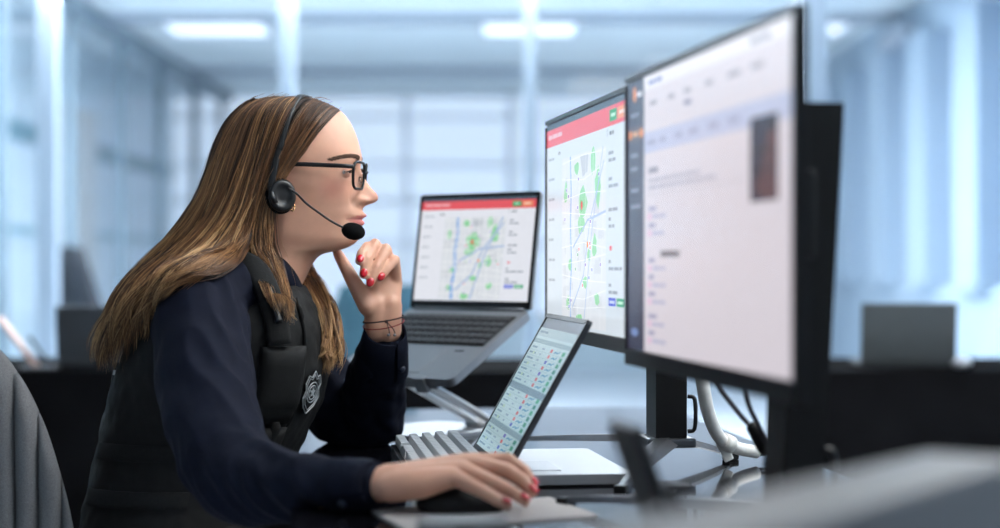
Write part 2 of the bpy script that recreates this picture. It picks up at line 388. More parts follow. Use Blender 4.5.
# ------------------------------------------------------------------ the desk
TH = math.atan(.12)
desk = empty('desk', (.125, 2.17, 0), (0, 0, TH), label='glossy black desk the woman works at', cat='desk')
MB().box((0, 0, DESK - .015), (.752, 2.82, .03), bevel=.003).build('tabletop', M_desk, desk)
for sy in (-1, 1):
    MB().box((0, sy * 1.25, .02), (.66, .06, .04), bevel=.004).build('foot', M_black, desk)
    for sx in (-.2, .2): MB().box((sx, sy * 1.25, (DESK - .03) / 2 + .015), (.06, .05, DESK - .07), bevel=.004).build('leg', M_black, desk)
MB().box((.24, 0, .56), (.02, 2.44, .25)).build('modesty_panel', M_panel, desk)
def on_desk(px, py):          # where a pixel row meets the desk
    d = F * (CZ - DESK) / (py - 264); p = P(px, py, d); return p

# ------------------------------------------------------------------ screen prints
class Print:
    """flat coloured shapes (screen contents): u right, v down, both 0..1"""
    def __init__(s, w, h): s.w = w; s.h = h; s.v = []; s.f = []; s.c = []; s.z = 0
    def poly(s, pts, col):
        k = len(s.v); s.z += 1e-6
        for u, v in pts: s.v.append((s.z, (.5 - u) * s.w, (.5 - v) * s.h)); s.c.append(col)
        s.f.append(tuple(range(k, k + len(pts))))
    def rect(s, u, v, w, h, col): s.poly([(u, v), (u + w, v), (u + w, v + h), (u, v + h)], col)
    def line(s, pts, wd, col):
        for (a, b), (c, d) in zip(pts[:-1], pts[1:]):
            dx, dy = (c - a) * s.w, (d - b) * s.h; L = math.hypot(dx, dy) or 1
            nx, ny = -dy / L * wd / 2 / s.w, dx / L * wd / 2 / s.h
            s.poly([(a + nx, b + ny), (c + nx, d + ny), (c - nx, d - ny), (a - nx, b - ny)], col)
    def blob(s, u, v, rx, ry, col, n=9, jit=.3, rnd=random):
        s.poly([(u + rx * math.cos(2 * math.pi * k / n) * (1 + rnd.uniform(-jit, jit)), v + ry * math.sin(2 * math.pi * k / n) * (1 + rnd.uniform(-jit, jit))) for k in range(n)], col)
    def words(s, u, v, n, h, col, rnd, wmin=.01, wmax=.035):
        for _ in range(n):
            w = rnd.uniform(wmin, wmax); s.rect(u, v, w, h, col); u += w + .006
    def build(s, parent, m=None, name='screen_image', face=-1, x=0):
        v = [(face * (p[0]) + x, p[1] * (1 if face < 0 else -1), p[2]) for p in s.v]
        me = bpy.data.meshes.new(name); me.from_pydata(v, [], s.f); me.update(); set_col(me, np.array(s.c))
        return link(name, me, m or M_screen, parent)
def map_print(w, h, seed, bg=(218, 227, 236)):
    r = random.Random(seed); p = Print(w, h)
    p.rect(0, 0, 1, 1, lin(*bg))
    p.rect(0, 0, 1, .028, lin(70, 84, 98)); p.rect(0, .028, 1, .085, lin(236, 92, 100))
    p.words(.03, .055, 3, .02, lin(245, 190, 195), r, .04, .09)
    p.rect(.80, .045, .075, .05, lin(40, 160, 95)); p.rect(.885, .045, .085, .05, lin(240, 150, 110))
    p.words(.815, .062, 1, .014, lin(190, 235, 205), r, .04, .045); p.words(.90, .062, 1, .014, lin(255, 215, 195), r, .05, .055)
    p.words(.17, .15, 2, .014, lin(110, 118, 130), r)
    for k in range(7): p.words(.03, .17 + k * .1, 2, .012, lin(170, 178, 190), r, .02, .05)
    # map panel
    a, b, c, d = .22, .19, .76, .985
    p.rect(a, b, c - a, d - b, lin(226, 230, 236))
    for k in range(26):
        u = r.uniform(a, c - .08); v = r.uniform(b, d - .08)
        p.rect(u, v, r.uniform(.02, .07), r.uniform(.02, .07), lin(214, 218, 225))
    G = lin(150, 218, 165)
    for u, v, rx, ry in ((.49, .42, .055, .075), (.47, .52, .045, .04), (.67, .36, .035, .085), (.62, .24, .025, .06), (.42, .25, .03, .03), (.27, .36, .02, .05), (.63, .62, .03, .05), (.52, .78, .03, .03), (.33, .70, .025, .03), (.45, .95, .04, .03), (.57, .66, .02, .03), (.66, .85, .03, .03), (.30, .88, .02, .03)):
        p.blob(u, v, rx, ry, G, rnd=r)
    p.blob(.48, .43, .025, .03, lin(120, 205, 140), rnd=r)
    p.poly([(.46, .20), (.56, .20), (.55, .28), (.49, .30)], lin(196, 202, 210))
    p.line([(.335, .19), (.345, .35), (.335, .52), (.35, .70), (.33, .85), (.34, .985)], .007, lin(140, 180, 232))
    rd = lin(248, 250, 252)
    for k in range(10):
        v = b + .03 + k * .077; p.line([(a, v + r.uniform(-.02, .02)), (.5, v + r.uniform(-.03, .03)), (c, v + r.uniform(-.05, .05))], .0012, rd)
    for k in range(6):
        u = a + .04 + k * .09; p.line([(u, b), (u + r.uniform(-.03, .03), .55), (u + r.uniform(-.05, .05), d)], .0013, rd)
    for pts in ([(.73, .19), (.60, .55), (.50, .985)], [(.37, .62), (.55, .50), (.76, .47)], [(.36, .9), (.5, .75), (.58, .5), (.74, .25)]): p.line(pts, .0035, lin(176, 196, 226))
    for k in range(22):
        u = r.uniform(a + .03, c - .03); v = r.uniform(b + .05, d - .05); col = r.choice([lin(235, 90, 100), lin(80, 110, 220), lin(60, 170, 110), lin(130, 90, 200)])
        p.rect(u, v, .016, .022, lin(250, 250, 252)); p.rect(u + .003, v + .004, .010, .014, col)
    p.blob(.48, .43, .012, .022, lin(240, 90, 80), jit=0); p.blob(.55, .61, .009, .016, lin(240, 150, 60), jit=0)
    # side column
    p.rect(.775, .125, .003, .03, lin(90, 98, 110)); p.words(.80, .135, 2, .016, lin(110, 118, 130), r)
    for v, n in ((.22, 1), (.25, 2), (.33, 1), (.36, 2), (.46, 2), (.50, 1), (.53, 2), (.68, 1), (.71, 3), (.78, 1), (.81, 2)): p.words(.79, v, n, .014, lin(150, 158, 170), r, .02, .06)
    p.words(.80, .62, 1, .02, lin(235, 100, 110), r, .02, .025)
    p.rect(.79, .84, .075, .035, lin(70, 90, 215)); p.rect(.875, .84, .075, .035, lin(50, 165, 120))
    p.words(.80, .852, 1, .012, lin(200, 210, 250), r, .05, .055); p.words(.885, .852, 1, .012, lin(200, 240, 215), r, .05, .055)
    return p
def page_print(w, h):
    r = random.Random(4); p = Print(w, h)
    p.rect(0, 0, 1, 1, lin(222, 214, 222)); p.rect(0, 0, .135, 1, lin(58, 58, 78))
    p.blob(.06, .05, .012, .03, lin(240, 140, 60), jit=0); p.words(.08, .045, 1, .018, lin(230, 225, 230), r, .035, .04)
    p.rect(.0, .17, .135, .055, lin(84, 72, 82)); p.rect(.015, .185, .02, .028, lin(245, 140, 50)); p.rect(.10, .185, .025, .028, lin(250, 150, 60)); p.words(.045, .19, 1, .016, lin(230, 170, 120), r, .04, .045)
    for v in (.12, .27, .32, .40, .46): p.words(.03, v, 1, .014, lin(130, 130, 150), r, .05, .08)
    p.blob(.06, .935, .03, .016, lin(120, 140, 190), jit=0)
    p.rect(.135, .0, .865, .05, lin(236, 232, 238)); p.words(.17, .02, 2, .016, lin(130, 140, 190), r, .03, .05); p.words(.80, .02, 2, .018, lin(160, 160, 175), r, .04, .06)
    for u in (.18, .31, .42, .55, .68, .8): p.words(u, .095, 1, .018, lin(172, 166, 178), r, .04, .075)
    p.words(.42, .135, 1, .016, lin(130, 128, 160), r, .03, .05)
    p.rect(.135, .205, .865, .075, lin(192, 196, 222))
    for u in (.16, .25, .36, .45, .57, .68): p.words(u, .235, 1, .018, lin(164, 166, 196), r, .04, .07)
    p.words(.17, .335, 1, .02, lin(150, 148, 165), r, .06, .07)
    for v in (.375, .40): p.words(.17, v, 7, .013, lin(182, 178, 192), r, .03, .07)
    p.rect(.16, .43, .6, .002, lin(185, 182, 192))
    for v in (.475, .535, .66, .72, .78, .86, .92):
        p.words(.17, v, 1, .016, lin(168, 162, 190), r, .04, .06); p.rect(.165, v + .025, .025, .022, lin(228, 190, 215)); p.words(.20, v + .03, 2, .012, lin(180, 178, 205), r, .03, .06)
    p.rect(.26, .635, .13, .022, lin(120, 116, 122))
    # dark portrait picture with abstract face shapes
    a, b, cw_, ch = .80, .255, .135, .245
    p.rect(a, b, cw_, ch, lin(38, 36, 56))
    p.poly([(a + .10, b + .02), (a + cw_, b + .0), (a + cw_, b + ch - .005), (a + .06, b + ch - .005), (a + .02, b + ch * .85), (a + .05, b + ch * .60), (a + .075, b + ch * .35)], lin(94, 64, 66))
    p.poly([(a + .085, b), (a + cw_, b), (a + cw_, b + .03), (a + .11, b + .06)], lin(30, 28, 40))
    for q in (.045, .10):
        pts = [(a + q + .026 * math.cos(2 * math.pi * k / 16), b + ch * .52 + .036 * math.sin(2 * math.pi * k / 16)) for k in range(17)]
        p.line(pts, .003, lin(24, 22, 34))
    p.line([(a + .02, b + ch * .40), (a + .075, b + ch * .40)], .004, lin(40, 28, 32))
    return p
def table_print(w, h):
    r = random.Random(9); p = Print(w, h)
    p.rect(0, 0, 1, 1, lin(196, 226, 232)); p.rect(0, 0, 1, .07, lin(178, 206, 214)); p.words(.05, .025, 4, .018, lin(120, 150, 165), r, .03, .07)
    p.rect(0, .09, 1, .035, lin(150, 182, 192)); p.rect(0, .455, 1, .05, lin(122, 150, 164)); p.rect(0, .77, 1, .04, lin(140, 170, 182))
    for k in range(19):
        v = .14 + k * .045
        if .43 < v < .50 or .75 < v < .81: continue
        p.rect(.02, v + .041, .96, .003, lin(160, 196, 204))
        p.words(.05, v + .012, 2, .014, lin(120, 156, 176), r, .05, .11); p.words(.33, v + .012, 1, .014, lin(150, 176, 196), r, .04, .08)
        if k % 2: p.rect(.14, v + .008, .05, .022, lin(190, 222, 190))
        p.rect(.56, v + .006, .055, .026, r.choice([lin(220, 90, 90), lin(70, 90, 200), lin(90, 70, 190), lin(235, 130, 130)]))
        p.line([(.66, v + .03), (.70, v + .018), (.75, v + .025), (.80, v + .008)], .0022, lin(60, 150, 190))
        p.rect(.86, v + .004, .07, .032, r.choice([lin(20, 150, 110), lin(60, 175, 130), lin(30, 140, 120)]))
    return p

# ------------------------------------------------------------------ monitors
MW, MH = .607, .342
def monitor(cx, cy, th, pr, label, mast_lean, MW=.607, zw=1.076):
    t = empty('computer_monitor', (cx, cy, DESK), (0, 0, th), label=label, cat='monitor')
    zc = zw - DESK
    MB().box((.005, 0, zc), (.010, MW, MH), bevel=.002).build('housing', M_blackg, t)
    bz = MB()
    bz.box((-.0015, 0, zc - MH / 2 + .010), (.003, MW - .004, .018))
    bz.box((-.0015, 0, zc + MH / 2 - .004), (.003, MW - .004, .006))
    for s in (-1, 1): bz.box((-.0015, s * (MW / 2 - .004), zc + .004), (.003, .006, MH - .03))
    bz.build('bezel', M_blackg, t)
    im = pr.build(t); im.location = (-.0012, 0, zc + .0057)
    MB().box((.026, 0, zc - .01), (.034, .30, .22), bevel=.010).build('rear_housing', M_black, t)
    mx = .120 if mast_lean == 0 else .100
    M = MB()
    M.loft([[Vector((mx + dx * .0225 + ln, dy * .03, z)) for dx, dy in ((-1, -1), (1, -1), (1, 1), (-1, 1))] for z, ln in ((.036, 0), (.40, mast_lean), (.452, mast_lean * 1.13))])
    M.build('mast', M_black, t)
    MB().box((.043 + (mx - .02) / 2 - .01, 0, zc), (mx - .02, .09, .09), bevel=.006).build('mount', M_black, t)
    MB().box((mx, 0, .034), (.07, .075, .014), bevel=.004).build('hub', M_graph, t)
    for a, L in ((R(180 - 62), .37), (R(180 + 66), .33), (R(25), .125)):
        dx, dy = math.cos(a), math.sin(a); nx, ny = -dy, dx; rings = []
        for k in range(9):
            q = k / 8; z = .033 * (1 - q) ** .8 + .006; wd = .017 * (1 - q) + .007; hh = .009 - .003 * q
            c = Vector((mx + dx * L * q, dy * L * q, z))
            rings.append([c + Vector((nx * wd, ny * wd, -hh * .6)), c + Vector((nx * wd * .4, ny * wd * .4, hh * .6)), c + Vector((-nx * wd * .4, -ny * wd * .4, hh * .6)), c + Vector((-nx * wd, -ny * wd, -hh * .6))])
        leg = MB().loft(rings).build('leg', M_graph, t)
        MB().box((mx + dx * (L - .004), dy * (L - .004), .005), (.02, .016, .010), Euler((0, 0, a)), bevel=.002).build('rubber_foot', M_black, leg)
    lp = MB().tube(crom([(mx + .024, -.028, .05), (mx + .034, -.030, .055), (mx + .034, -.030, .095), (mx + .024, -.028, .10)], 14), .003, 6)
    lp.build('cable_loop', M_blackg, t, True)
    return t
monitor(.120, 2.55, math.atan(.152), map_print(.590, .313, 3), 'left monitor showing a city map with a red header bar', .0)
monitor(.2017, 1.826, math.atan(.164), page_print(.608, .313), 'large right monitor showing a pale page with dark sidebar', .020, .625, 1.071)

# ------------------------------------------------------------------ laptop on its stand
th = R(48.4); hc = Vector((-.0536, 3.1446, .936)); be = R(-29)
lap = empty('laptop', hc, (0, be, th), label='silver laptop with a map on screen, raised on a stand', cat='laptop')
LW, LD, LH = .286, .225, .206
MB().prism(rrect(LD, LW, .012, cx=-LD / 2, cy=0), -.008, .006).build('base', M_silver, lap)
MB().box((-.072, 0, .0056), (.098, .262, .002)).build('keyboard_well', M_keyd, lap)
kme = MB().box((0, 0, 0), (.0155, .0165, .003), bevel=.001).mesh('key')
for i in range(5):
    for j in range(14):
        o = link('key', kme, M_keyd, lap); o.location = (-.034 - i * .0188, -.1196 + j * .0184, .0080)
MB().box((-.172, 0, .0063), (.075, .115, .0010)).build('trackpad', M_silver, lap)
MB().box((-.137, -.09, .0063), (.004, .02, .001)).build('label_strip', M_graph, lap)
lid = empty('lid', (0, 0, .006), (0, R(37), 0)); lid.parent = lap
def lid_parts(par, w, h, pr, m, bez=.006, face=-1, chin=.014, sm=None):
    MB().prism(rrect(w, h, .008, cx=0, cy=h / 2), 0, .006, axis='x').build('lid_shell', m, par)
    bz = MB(); bz.box((-.0008, 0, h - bez / 2 - .001), (.0016, w - .004, bez)); bz.box((-.0008, 0, chin / 2), (.0016, w - .004, chin))
    for s in (-1, 1): bz.box((-.0008, s * (w / 2 - bez / 2 - .001), h / 2), (.0016, bez, h - .004))
    bz.build('lid_bezel', M_blackg, par)
    im = pr.build(par, sm); im.location = (-.0006, 0, chin + pr.h / 2)
lid_parts(lid, LW, LH, map_print(LW - .014, LH - .022, 12, (236, 238, 246)), M_silver)
MB().tube([(0, -.13, .004), (0, .13, .004)], .006).build('hinge', M_graph, lap, True)
st = empty('laptop_stand', Vector((hc.x, hc.y, DESK)) + Vector((-math.cos(th), -math.sin(th), 0)) * .10, (0, 0, th), label='folding aluminium laptop stand on the black desk', cat='laptop stand')
MB().prism(rrect(.24, .20, .02), 0, .006).build('foot_plate', M_silver, st)
dz0 = hc.z - DESK
def deckz(x): return dz0 - (.10 - x) * math.tan(-be) - .012     # underside of the laptop in stand coordinates
for s in (-.078, -.030):
    MB().box(((.085 + -.085) / 2, s, (deckz(-.085) + .012) / 2), (math.hypot(.17, deckz(-.085) - .012), .026, .007), Euler((0, math.atan2(deckz(-.085) - .012, .17), 0)), bevel=.002).build('arm', M_polish, st)
    MB().tube([(.085, s + .02, .012), (.085, s - .02, .012)], .009).build('pivot', M_polish, st, True)
for s in (-1, 1):
    MB().box((-.093, s * .07, deckz(-.093) + .005), (.012, .025, .028), Euler((0, be, 0)), bevel=.002).build('front_lip', M_silver, st)
MB().box((-.005, 0, deckz(-.005) - .004), (.19, .20, .005), Euler((0, be, 0)), bevel=.002).build('carrier_plate', M_silver, st)

# ------------------------------------------------------------------ convertible laptop in stand mode
lth = math.atan(.044 / .32)
lc = empty('convertible_laptop', (-.0215, 2.46, DESK), (0, 0, lth), label='silver convertible laptop propped up showing a data table', cat='laptop')
MB().prism(rrect(.172, .325, .010, cx=.088, cy=0), .003, .016).build('base', M_silver, lc)
MB().box((.052, -.06, .0162), (.07, .11, .0010)).build('screen_reflection_patch', M_graph, lc)  # dark plate standing in for the screen back's reflection and shadow
ld = empty('lid', (.004, 0, .017), (0, R(29.5), 0)); ld.parent = lc
lid_parts(ld, .325, .228, table_print(.309, .195), M_graph, chin=.010, sm=M_screen2)
MB().tube([(.004, -.13, .014), (.004, .13, .014)], .006).build('hinge', M_graph, lc, True)

# ------------------------------------------------------------------ mechanical keyboard
kb = empty('keyboard', (-.089, 2.515, DESK), (0, 0, TH), label='chunky mechanical keyboard with pale grey keycaps', cat='keyboard')
MB().loft([[Vector((x, y, z)) for x, z in ((-.054, 0), (.054, 0), (.054, .026), (-.054, .017))] for y in (-.175, .175)]).build('case', M_kdark, kb)
rings = [[Vector((sx * a, sy * b, z)) for sx, sy in ((-1, -1), (1, -1), (1, 1), (-1, 1))] for a, b, z in ((.0086, .0086, 0), (.0083, .0083, .003), (.0064, .0068, .0105), (.0055, .006, .0112))]
kcap = MB().loft(rings).mesh('key')
for i in range(5):
    for j in range(17):
        if i == 0 and 5 < j < 11: continue
        o = link('key', kcap, M_kdark if (j in (0, 16) and i < 2) else M_key, kb); x = -.040 + i * .0196
        o.location = (x, -.163 + j * .0204, .0215 + (x + .054) * .083 - .003); o.rotation_euler = (0, R(-5), 0); o.scale = (.88, 1.06, 1.15)
o = MB().loft([[Vector((p.x, p.y * 5.6, p.z)) for p in r] for r in rings]).build('space_bar', M_key, kb); o.location = (-.040, 0, .0195)

# ------------------------------------------------------------------ mouse pad and mouse
pad_c = [Vector((-.150, 2.075, 0)), Vector((-.100, 1.92, 0)), Vector((.112, 2.04, 0)), Vector((.062, 2.195, 0))]
cc = sum(pad_c, Vector()) / 4
pad = MB(); pad.loft([[p * .995 + cc * .005 + Vector((0, 0, DESK)) for p in pad_c], [p + Vector((0, 0, DESK + .0015)) for p in pad_c], [p * .985 + cc * .015 + Vector((0, 0, DESK + .003)) for p in pad_c]])
tag(pad.build('mouse_pad', M_pad), 'pale grey mouse pad under her right hand', 'mouse pad')
ms = empty('computer_mouse', P(462, 0, 2.065) * Vector((1, 1, 0)) + Vector((0, 0, DESK + .003)), (0, 0, R(8)), label='black computer mouse under her right palm', cat='mouse')
MB().ellipsoid((0, 0, .010), (.054, .031, .020), nu=28, nv=16).build('shell', M_black, ms, True)
MB().tube([(.030, 0, .0235), (.040, 0, .0205)], .0045).build('wheel', M_graph, ms, True)

# ------------------------------------------------------------------ cables
cp = [Vector((.238, 2.585, 1.00)), Vector((.262, 2.54, .955)), P(698, 350, 2.50), P(703, 385, 2.50), P(709, 415, 2.52), P(720, 438, 2.55), P(737, 448, 2.58), P(757, 452, 2.60)]
cs = empty('cable_conduit', Vector((cp[5].x, cp[5].y, DESK)), label='white cable sleeve curving down behind the monitors', cat='cable sleeve')
def childw(mb, name, m, par, smooth=False):       # world-space part under a parent placed at its own base
    off = Vector(par.location); mb.v = [tuple(Vector(p) - off) for p in mb.v]; return mb.build(name, m, par, smooth)
childw(MB().tube(crom(cp, 40), .0095, 12), 'sleeve', M_white, cs, True)
childw(MB().tube([P(723, 441, 2.555), P(731, 445, 2.565)], .013, 14), 'strap', M_white, cs, True)
childw(MB().box(P(726, 453, 2.56), (.014, .006, .024), Euler((0, R(-25), 0)), bevel=.002), 'strap_tail', M_white, cs)
for k in range(2): childw(MB().tube(crom([P(754, 451 + 3 * k, 2.60), P(764, 450 + 4 * k, 2.61), P(776, 448 + 4 * k, 2.62)], 8), .0026, 6), 'wire_end', M_cable, cs, True)
for nm, pts in (('dark cable hanging behind the right monitor, left of the pair', [Vector((.250, 1.93, 1.0)), Vector((.262, 2.06, .945)), P(705, 352, 2.2), P(716, 382, 2.2), P(735, 408, 2.2), P(752, 428, 2.2), P(766, 442, 2.2), P(776, 470, 2.2), P(790, 496, 2.2)]), ('dark cable hanging behind the right monitor, right of the pair', [Vector((.262, 1.88, 1.0)), Vector((.285, 2.02, .94)), P(741, 352, 2.15), P(744, 385, 2.15), P(750, 408, 2.15), P(760, 428, 2.16), P(768, 450, 2.17), P(780, 480, 2.17), P(796, 499, 2.17)])):
    tag(MB().tube(crom(pts, 30), .0032, 7).build('display_cable', M_cable, None, True), nm, 'cable', 'display cables')
pl = MB(); pl.capsule(P(753, 428, 2.175), .008, P(764, 448, 2.175), .009)
tag(pl.build('cable_tie', M_black, None, True), 'black tie bundling the hanging monitor cables', 'cable tie')

# ------------------------------------------------------------------ foreground things
a = Vector((.312, 1.117, 0)); dr = Vector((.57, .822, 0)).normalized(); nn = Vector((-dr.y, dr.x, 0))
L = .49; a = a + dr * .06; c = a - dr * L / 2 + nn * .037
bx = empty('metal_equipment_box', (c.x, c.y, DESK), (0, 0, math.atan2(dr.y, dr.x)), label='low grey metal box blurred in the right foreground', cat='box')
MB().box((0, 0, .085), (L, .074, .154), bevel=.005).build('case', M_box, bx)
for s in (-1, 1): MB().box((s * .17, 0, .004), (.03, .06, .008), bevel=.002).build('foot', M_black, bx)
MB().box((0, -.0375, .10), (L - .04, .002, .002)).build('seam', M_graph, bx)
ph = empty('phone_on_stand', (P(668, 0, 1.55).x, 1.55, DESK), (0, 0, R(14)), label='dark phone leaning on a small stand in the foreground', cat='phone')
MB().box((-.014, 0, .080), (.010, .072, .150), Euler((0, R(-20), 0)), bevel=.003).build('phone_body', mat('dark_grey_phone', lin(60, 60, 62), .45, .3), ph)
MB().box((0, 0, .004), (.07, .06, .008), bevel=.002).build('stand_foot', M_black, ph)
MB().box((.012, 0, .05), (.006, .05, .10), Euler((0, R(-20), 0)), bevel=.002).build('stand_back', M_black, ph)
ca = empty('hard_case', (P(463, 0, 1.68).x, 1.68, DESK), (0, 0, R(3)), label='dark grey hard case at the bottom edge of the frame', cat='case')
MB().box((0, 0, .014), (.085, .06, .028), bevel=.004).build('tray', M_graph, ca)
MB().box((0, 0, .0385), (.085, .06, .019), bevel=.004).build('cover', mat('charcoal_shell', lin(58, 58, 62), .5), ca)
MB().box((.0, -.031, .028), (.02, .004, .012), bevel=.001).build('latch', M_silver, ca)
ky = empty('key_ring', (P(525, 0, 1.72).x, 1.72, DESK), label='small bunch of metal keys beside the dark case', cat='keys')
MB().tube([(.017 * math.cos(R(t_)), .017 * math.sin(R(t_)), .012 + .01 * math.sin(R(t_))) for t_ in range(0, 361, 20)], .0018, 6).build('ring', M_silver, ky, True)
for k, a_ in enumerate((10, 60, 110)):
    q = Euler((R(12), 0, R(a_))); 
    MB().box(q.to_matrix() @ Vector((.03, 0, .012 + .006 * k)) + Vector((0, 0, .003)), (.035, .009, .002), q).box(q.to_matrix() @ Vector((.014, 0, .012 + .006 * k)) + Vector((0, 0, .003)), (.016, .02, .002), q).build('key', M_silver, ky)

# ------------------------------------------------------------------ her chair
ch = empty('office_chair', (-.672, 2.70, 0), (0, 0, R(32)), label='grey ribbed fabric office chair she sits on', cat='chair')
def shell(a, q, off):
    # a: angle from the rear (0) to the wings (+-1), q: height 0..1
    top = .45 + .50 * max(.0, 1 - abs(a) ** 4) ** .5 + .02; z = .43 + (top - .43) * q
    ang = math.pi + a * R(80); r = .25 + .03 * q + off
    return Vector((math.cos(ang) * r, math.sin(ang) * r, z))
nrib = 26
for k in range(nrib):
    a0, a1 = -1 + 2 * k / nrib, -1 + 2 * (k + 1) / nrib; rings = []
    for i in range(11):
        q = i / 10; o_ = []; e = .016 * (1 - max(0, (q - .93) / .07) ** 2 * .7)
        for t_ in np.linspace(.02, .98, 7):
            o_.append(shell(a0 + (a1 - a0) * t_, q, .012 + e * math.sin(math.pi * t_) ** .5))
        for t_ in np.linspace(.98, .02, 7):
            o_.append(shell(a0 + (a1 - a0) * t_, q, -.012 - e * .6 * math.sin(math.pi * t_) ** .5))
        rings.append(o_)
    MB().loft(rings).build('backrest_rib', M_chair, ch, True)
MB().loft([[shell(a, q, s) for a in np.linspace(-1, 1, 40) for s in (-.011,)] + [shell(a, q, s) for a in np.linspace(1, -1, 40) for s in (.011,)] for q in np.linspace(0, .985, 8)]).build('backrest_shell', M_chair, ch, True)
MB().loft([[Vector((.13 + .26 * s * math.copysign(abs(math.cos(t_)) ** .7, math.cos(t_)), .25 * s * math.copysign(abs(math.sin(t_)) ** .7, math.sin(t_)), z)) for t_ in np.linspace(0, 2 * math.pi, 28, endpoint=False)] for s, z in ((.9, .375), (1, .39), (1, .425), (.93, .445))]).build('seat', M_chair, ch, True)
MB().tube([(.12, 0, .37), (.12, 0, .09)], .028).build('column', M_graph, ch)
for k in range(5):
    a_ = R(72 * k + 10); e_ = Vector((.12 + .30 * math.cos(a_), .30 * math.sin(a_), 0))
    MB().tube([(.12, 0, .10), e_ + Vector((0, 0, .05))], [.022, .014]).build('leg', M_black, ch)
    MB().ellipsoid(e_ + Vector((0, 0, .03)), (.028, .028, .03), nu=10, nv=8).build('castor', M_black, ch, True)
# ------------------------------------------------------------------ the woman
M_skin = mat_attr('skin', rough=.45, sss=.12, spec=.4, noise_v=.05, nscale=35)
M_lidskin = mat('eyelid_skin', lin(216, 162, 138), .45, var=.04, scale=60, sss=.12)
M_nail = mat('red_nail_polish', lin(205, 22, 38), .18, var=.05, scale=200, coat=.6)
M_navy = mat('navy_shirt_cotton', lin(18, 22, 37), .85, var=.12, scale=60, bump=.25, bscale=1400, spec=.15)
M_vest = mat('black_vest_nylon', lin(26, 27, 28), .75, var=.12, scale=90, bump=.4, bscale=1100, spec=.3)
M_vest2 = mat('black_vest_webbing', lin(26, 27, 28), .8, var=.2, scale=200, bump=.5, bscale=900, spec=.3)
M_trous = mat('black_trousers', (.008, .008, .009), .9, var=.1, scale=60)
M_hs = mat('black_headset_plastic', lin(24, 25, 27), .38, var=.1, scale=120)
M_foam = mat('black_mic_foam', lin(22, 23, 25), .95, var=.2, scale=500, bump=.6, bscale=1800, spec=.1)
M_gold = mat('gold', lin(225, 180, 130), .2, 1, var=.05, scale=80)
M_eye = mat('eye_white', lin(178, 172, 168), .2, var=.02, scale=80)
M_iris = mat('grey_green_iris', lin(62, 66, 62), .12, var=.2, scale=300)
M_brow = mat('brown_brow_hair', lin(96, 70, 54), .7, var=.2, scale=300)
M_lens = mat_glass('spectacle_lens', (.93, .95, .98))

woman = empty('person', (-.47, 2.70, 0), label='woman in navy shirt and black vest leaning towards the monitors', cat='person')
PW0 = Vector(woman.location)
def part(mb, name, m, smooth=False, par=None):
    off = PW0; mb.v = [tuple(Vector(p) - off) for p in mb.v]; return mb.build(name, m, par or woman, smooth)
def part_me(me, name, m, par=None):
    a = co_arr(me); set_co(me, a - np.array(PW0)); return link(name, me, m, par or woman, True)

YAW = R(3.5); PIV = H(285, 200, 0)
def HY(u, y, w):       # head point with a slight turn towards the camera
    p = H(u, y, w) - PIV; c, s = math.cos(-YAW), math.sin(-YAW)
    return Vector((p.x * c - p.y * s, p.x * s + p.y * c, p.z)) + PIV

# ---- head and neck
NL, NT = 190, 112
yy = np.concatenate([np.linspace(101.2, 112, 22), np.linspace(112.6, 240, 110), np.linspace(240.5, 260, 34), np.linspace(261, 312, 24)])
Fb = pchip([101, 103, 107, 112, 118, 127, 136, 147, 155, 162, 170, 180, 190, 200, 207, 213, 220, 227, 232, 238, 243, 247, 250, 252, 254, 258, 267, 277, 290, 312],
           [301, 318, 333, 342, 347.5, 353, 356.8, 360, 361.6, 360.8, 358.2, 357, 357, 358.8, 361, 363.2, 361.6, 359.6, 358.4, 358.2, 355.2, 349, 341, 331, 323, 317, 310.8, 306, 299, 289], yy)
Bk = pchip([101, 104, 110, 120, 135, 150, 165, 180, 195, 210, 225, 240, 260, 280, 312], [299, 277, 262, 250, 241, 237, 236, 238, 243, 249, 254, 255, 249, 240, 222], yy)
Hw = pchip([101, 104, 110, 120, 135, 150, 165, 180, 195, 210, 225, 235, 243, 250, 260, 280, 312], [3, 35, 52, 63, 70, 73, 72.5, 70.5, 67.5, 63, 58.5, 55.5, 52, 49, 47, 49, 58], yy)
Uc = pchip([101, 120, 150, 215, 250, 280, 312], [300, 292, 290, 291, 286, 276, 258], yy)
Ex = pchip([101, 150, 165, 180, 200, 215, 245, 256, 312], [.5, .48, .47, .55, .76, .92, .92, .6, .5], yy)
Nz = pchip([158, 162, 166, 170, 174, 178, 182, 186, 191.6, 195, 197.5, 200, 202, 204, 205.5, 207, 209, 212], [0, .6, 1.8, 3.4, 5.8, 8.4, 10.8, 13.6, 18.6, 21.0, 21.4, 20.2, 17.6, 12.0, 7.4, 4, 1.6, 0], yy)
Nz[(yy < 158) | (yy > 212)] = 0
Ns = pchip([158, 170, 180, 190, 197, 204, 212], [7.5, 7.5, 8.2, 9.5, 11, 12, 12], yy)
def g(x, c, s): return np.exp(-((x - c) / s) ** 2)
mm = HD / F * 1000
rings = []
th_ = np.linspace(0, 2 * np.pi, NT, endpoint=False)
th_ = th_ - .35 * np.sin(th_)                      # more samples across the face
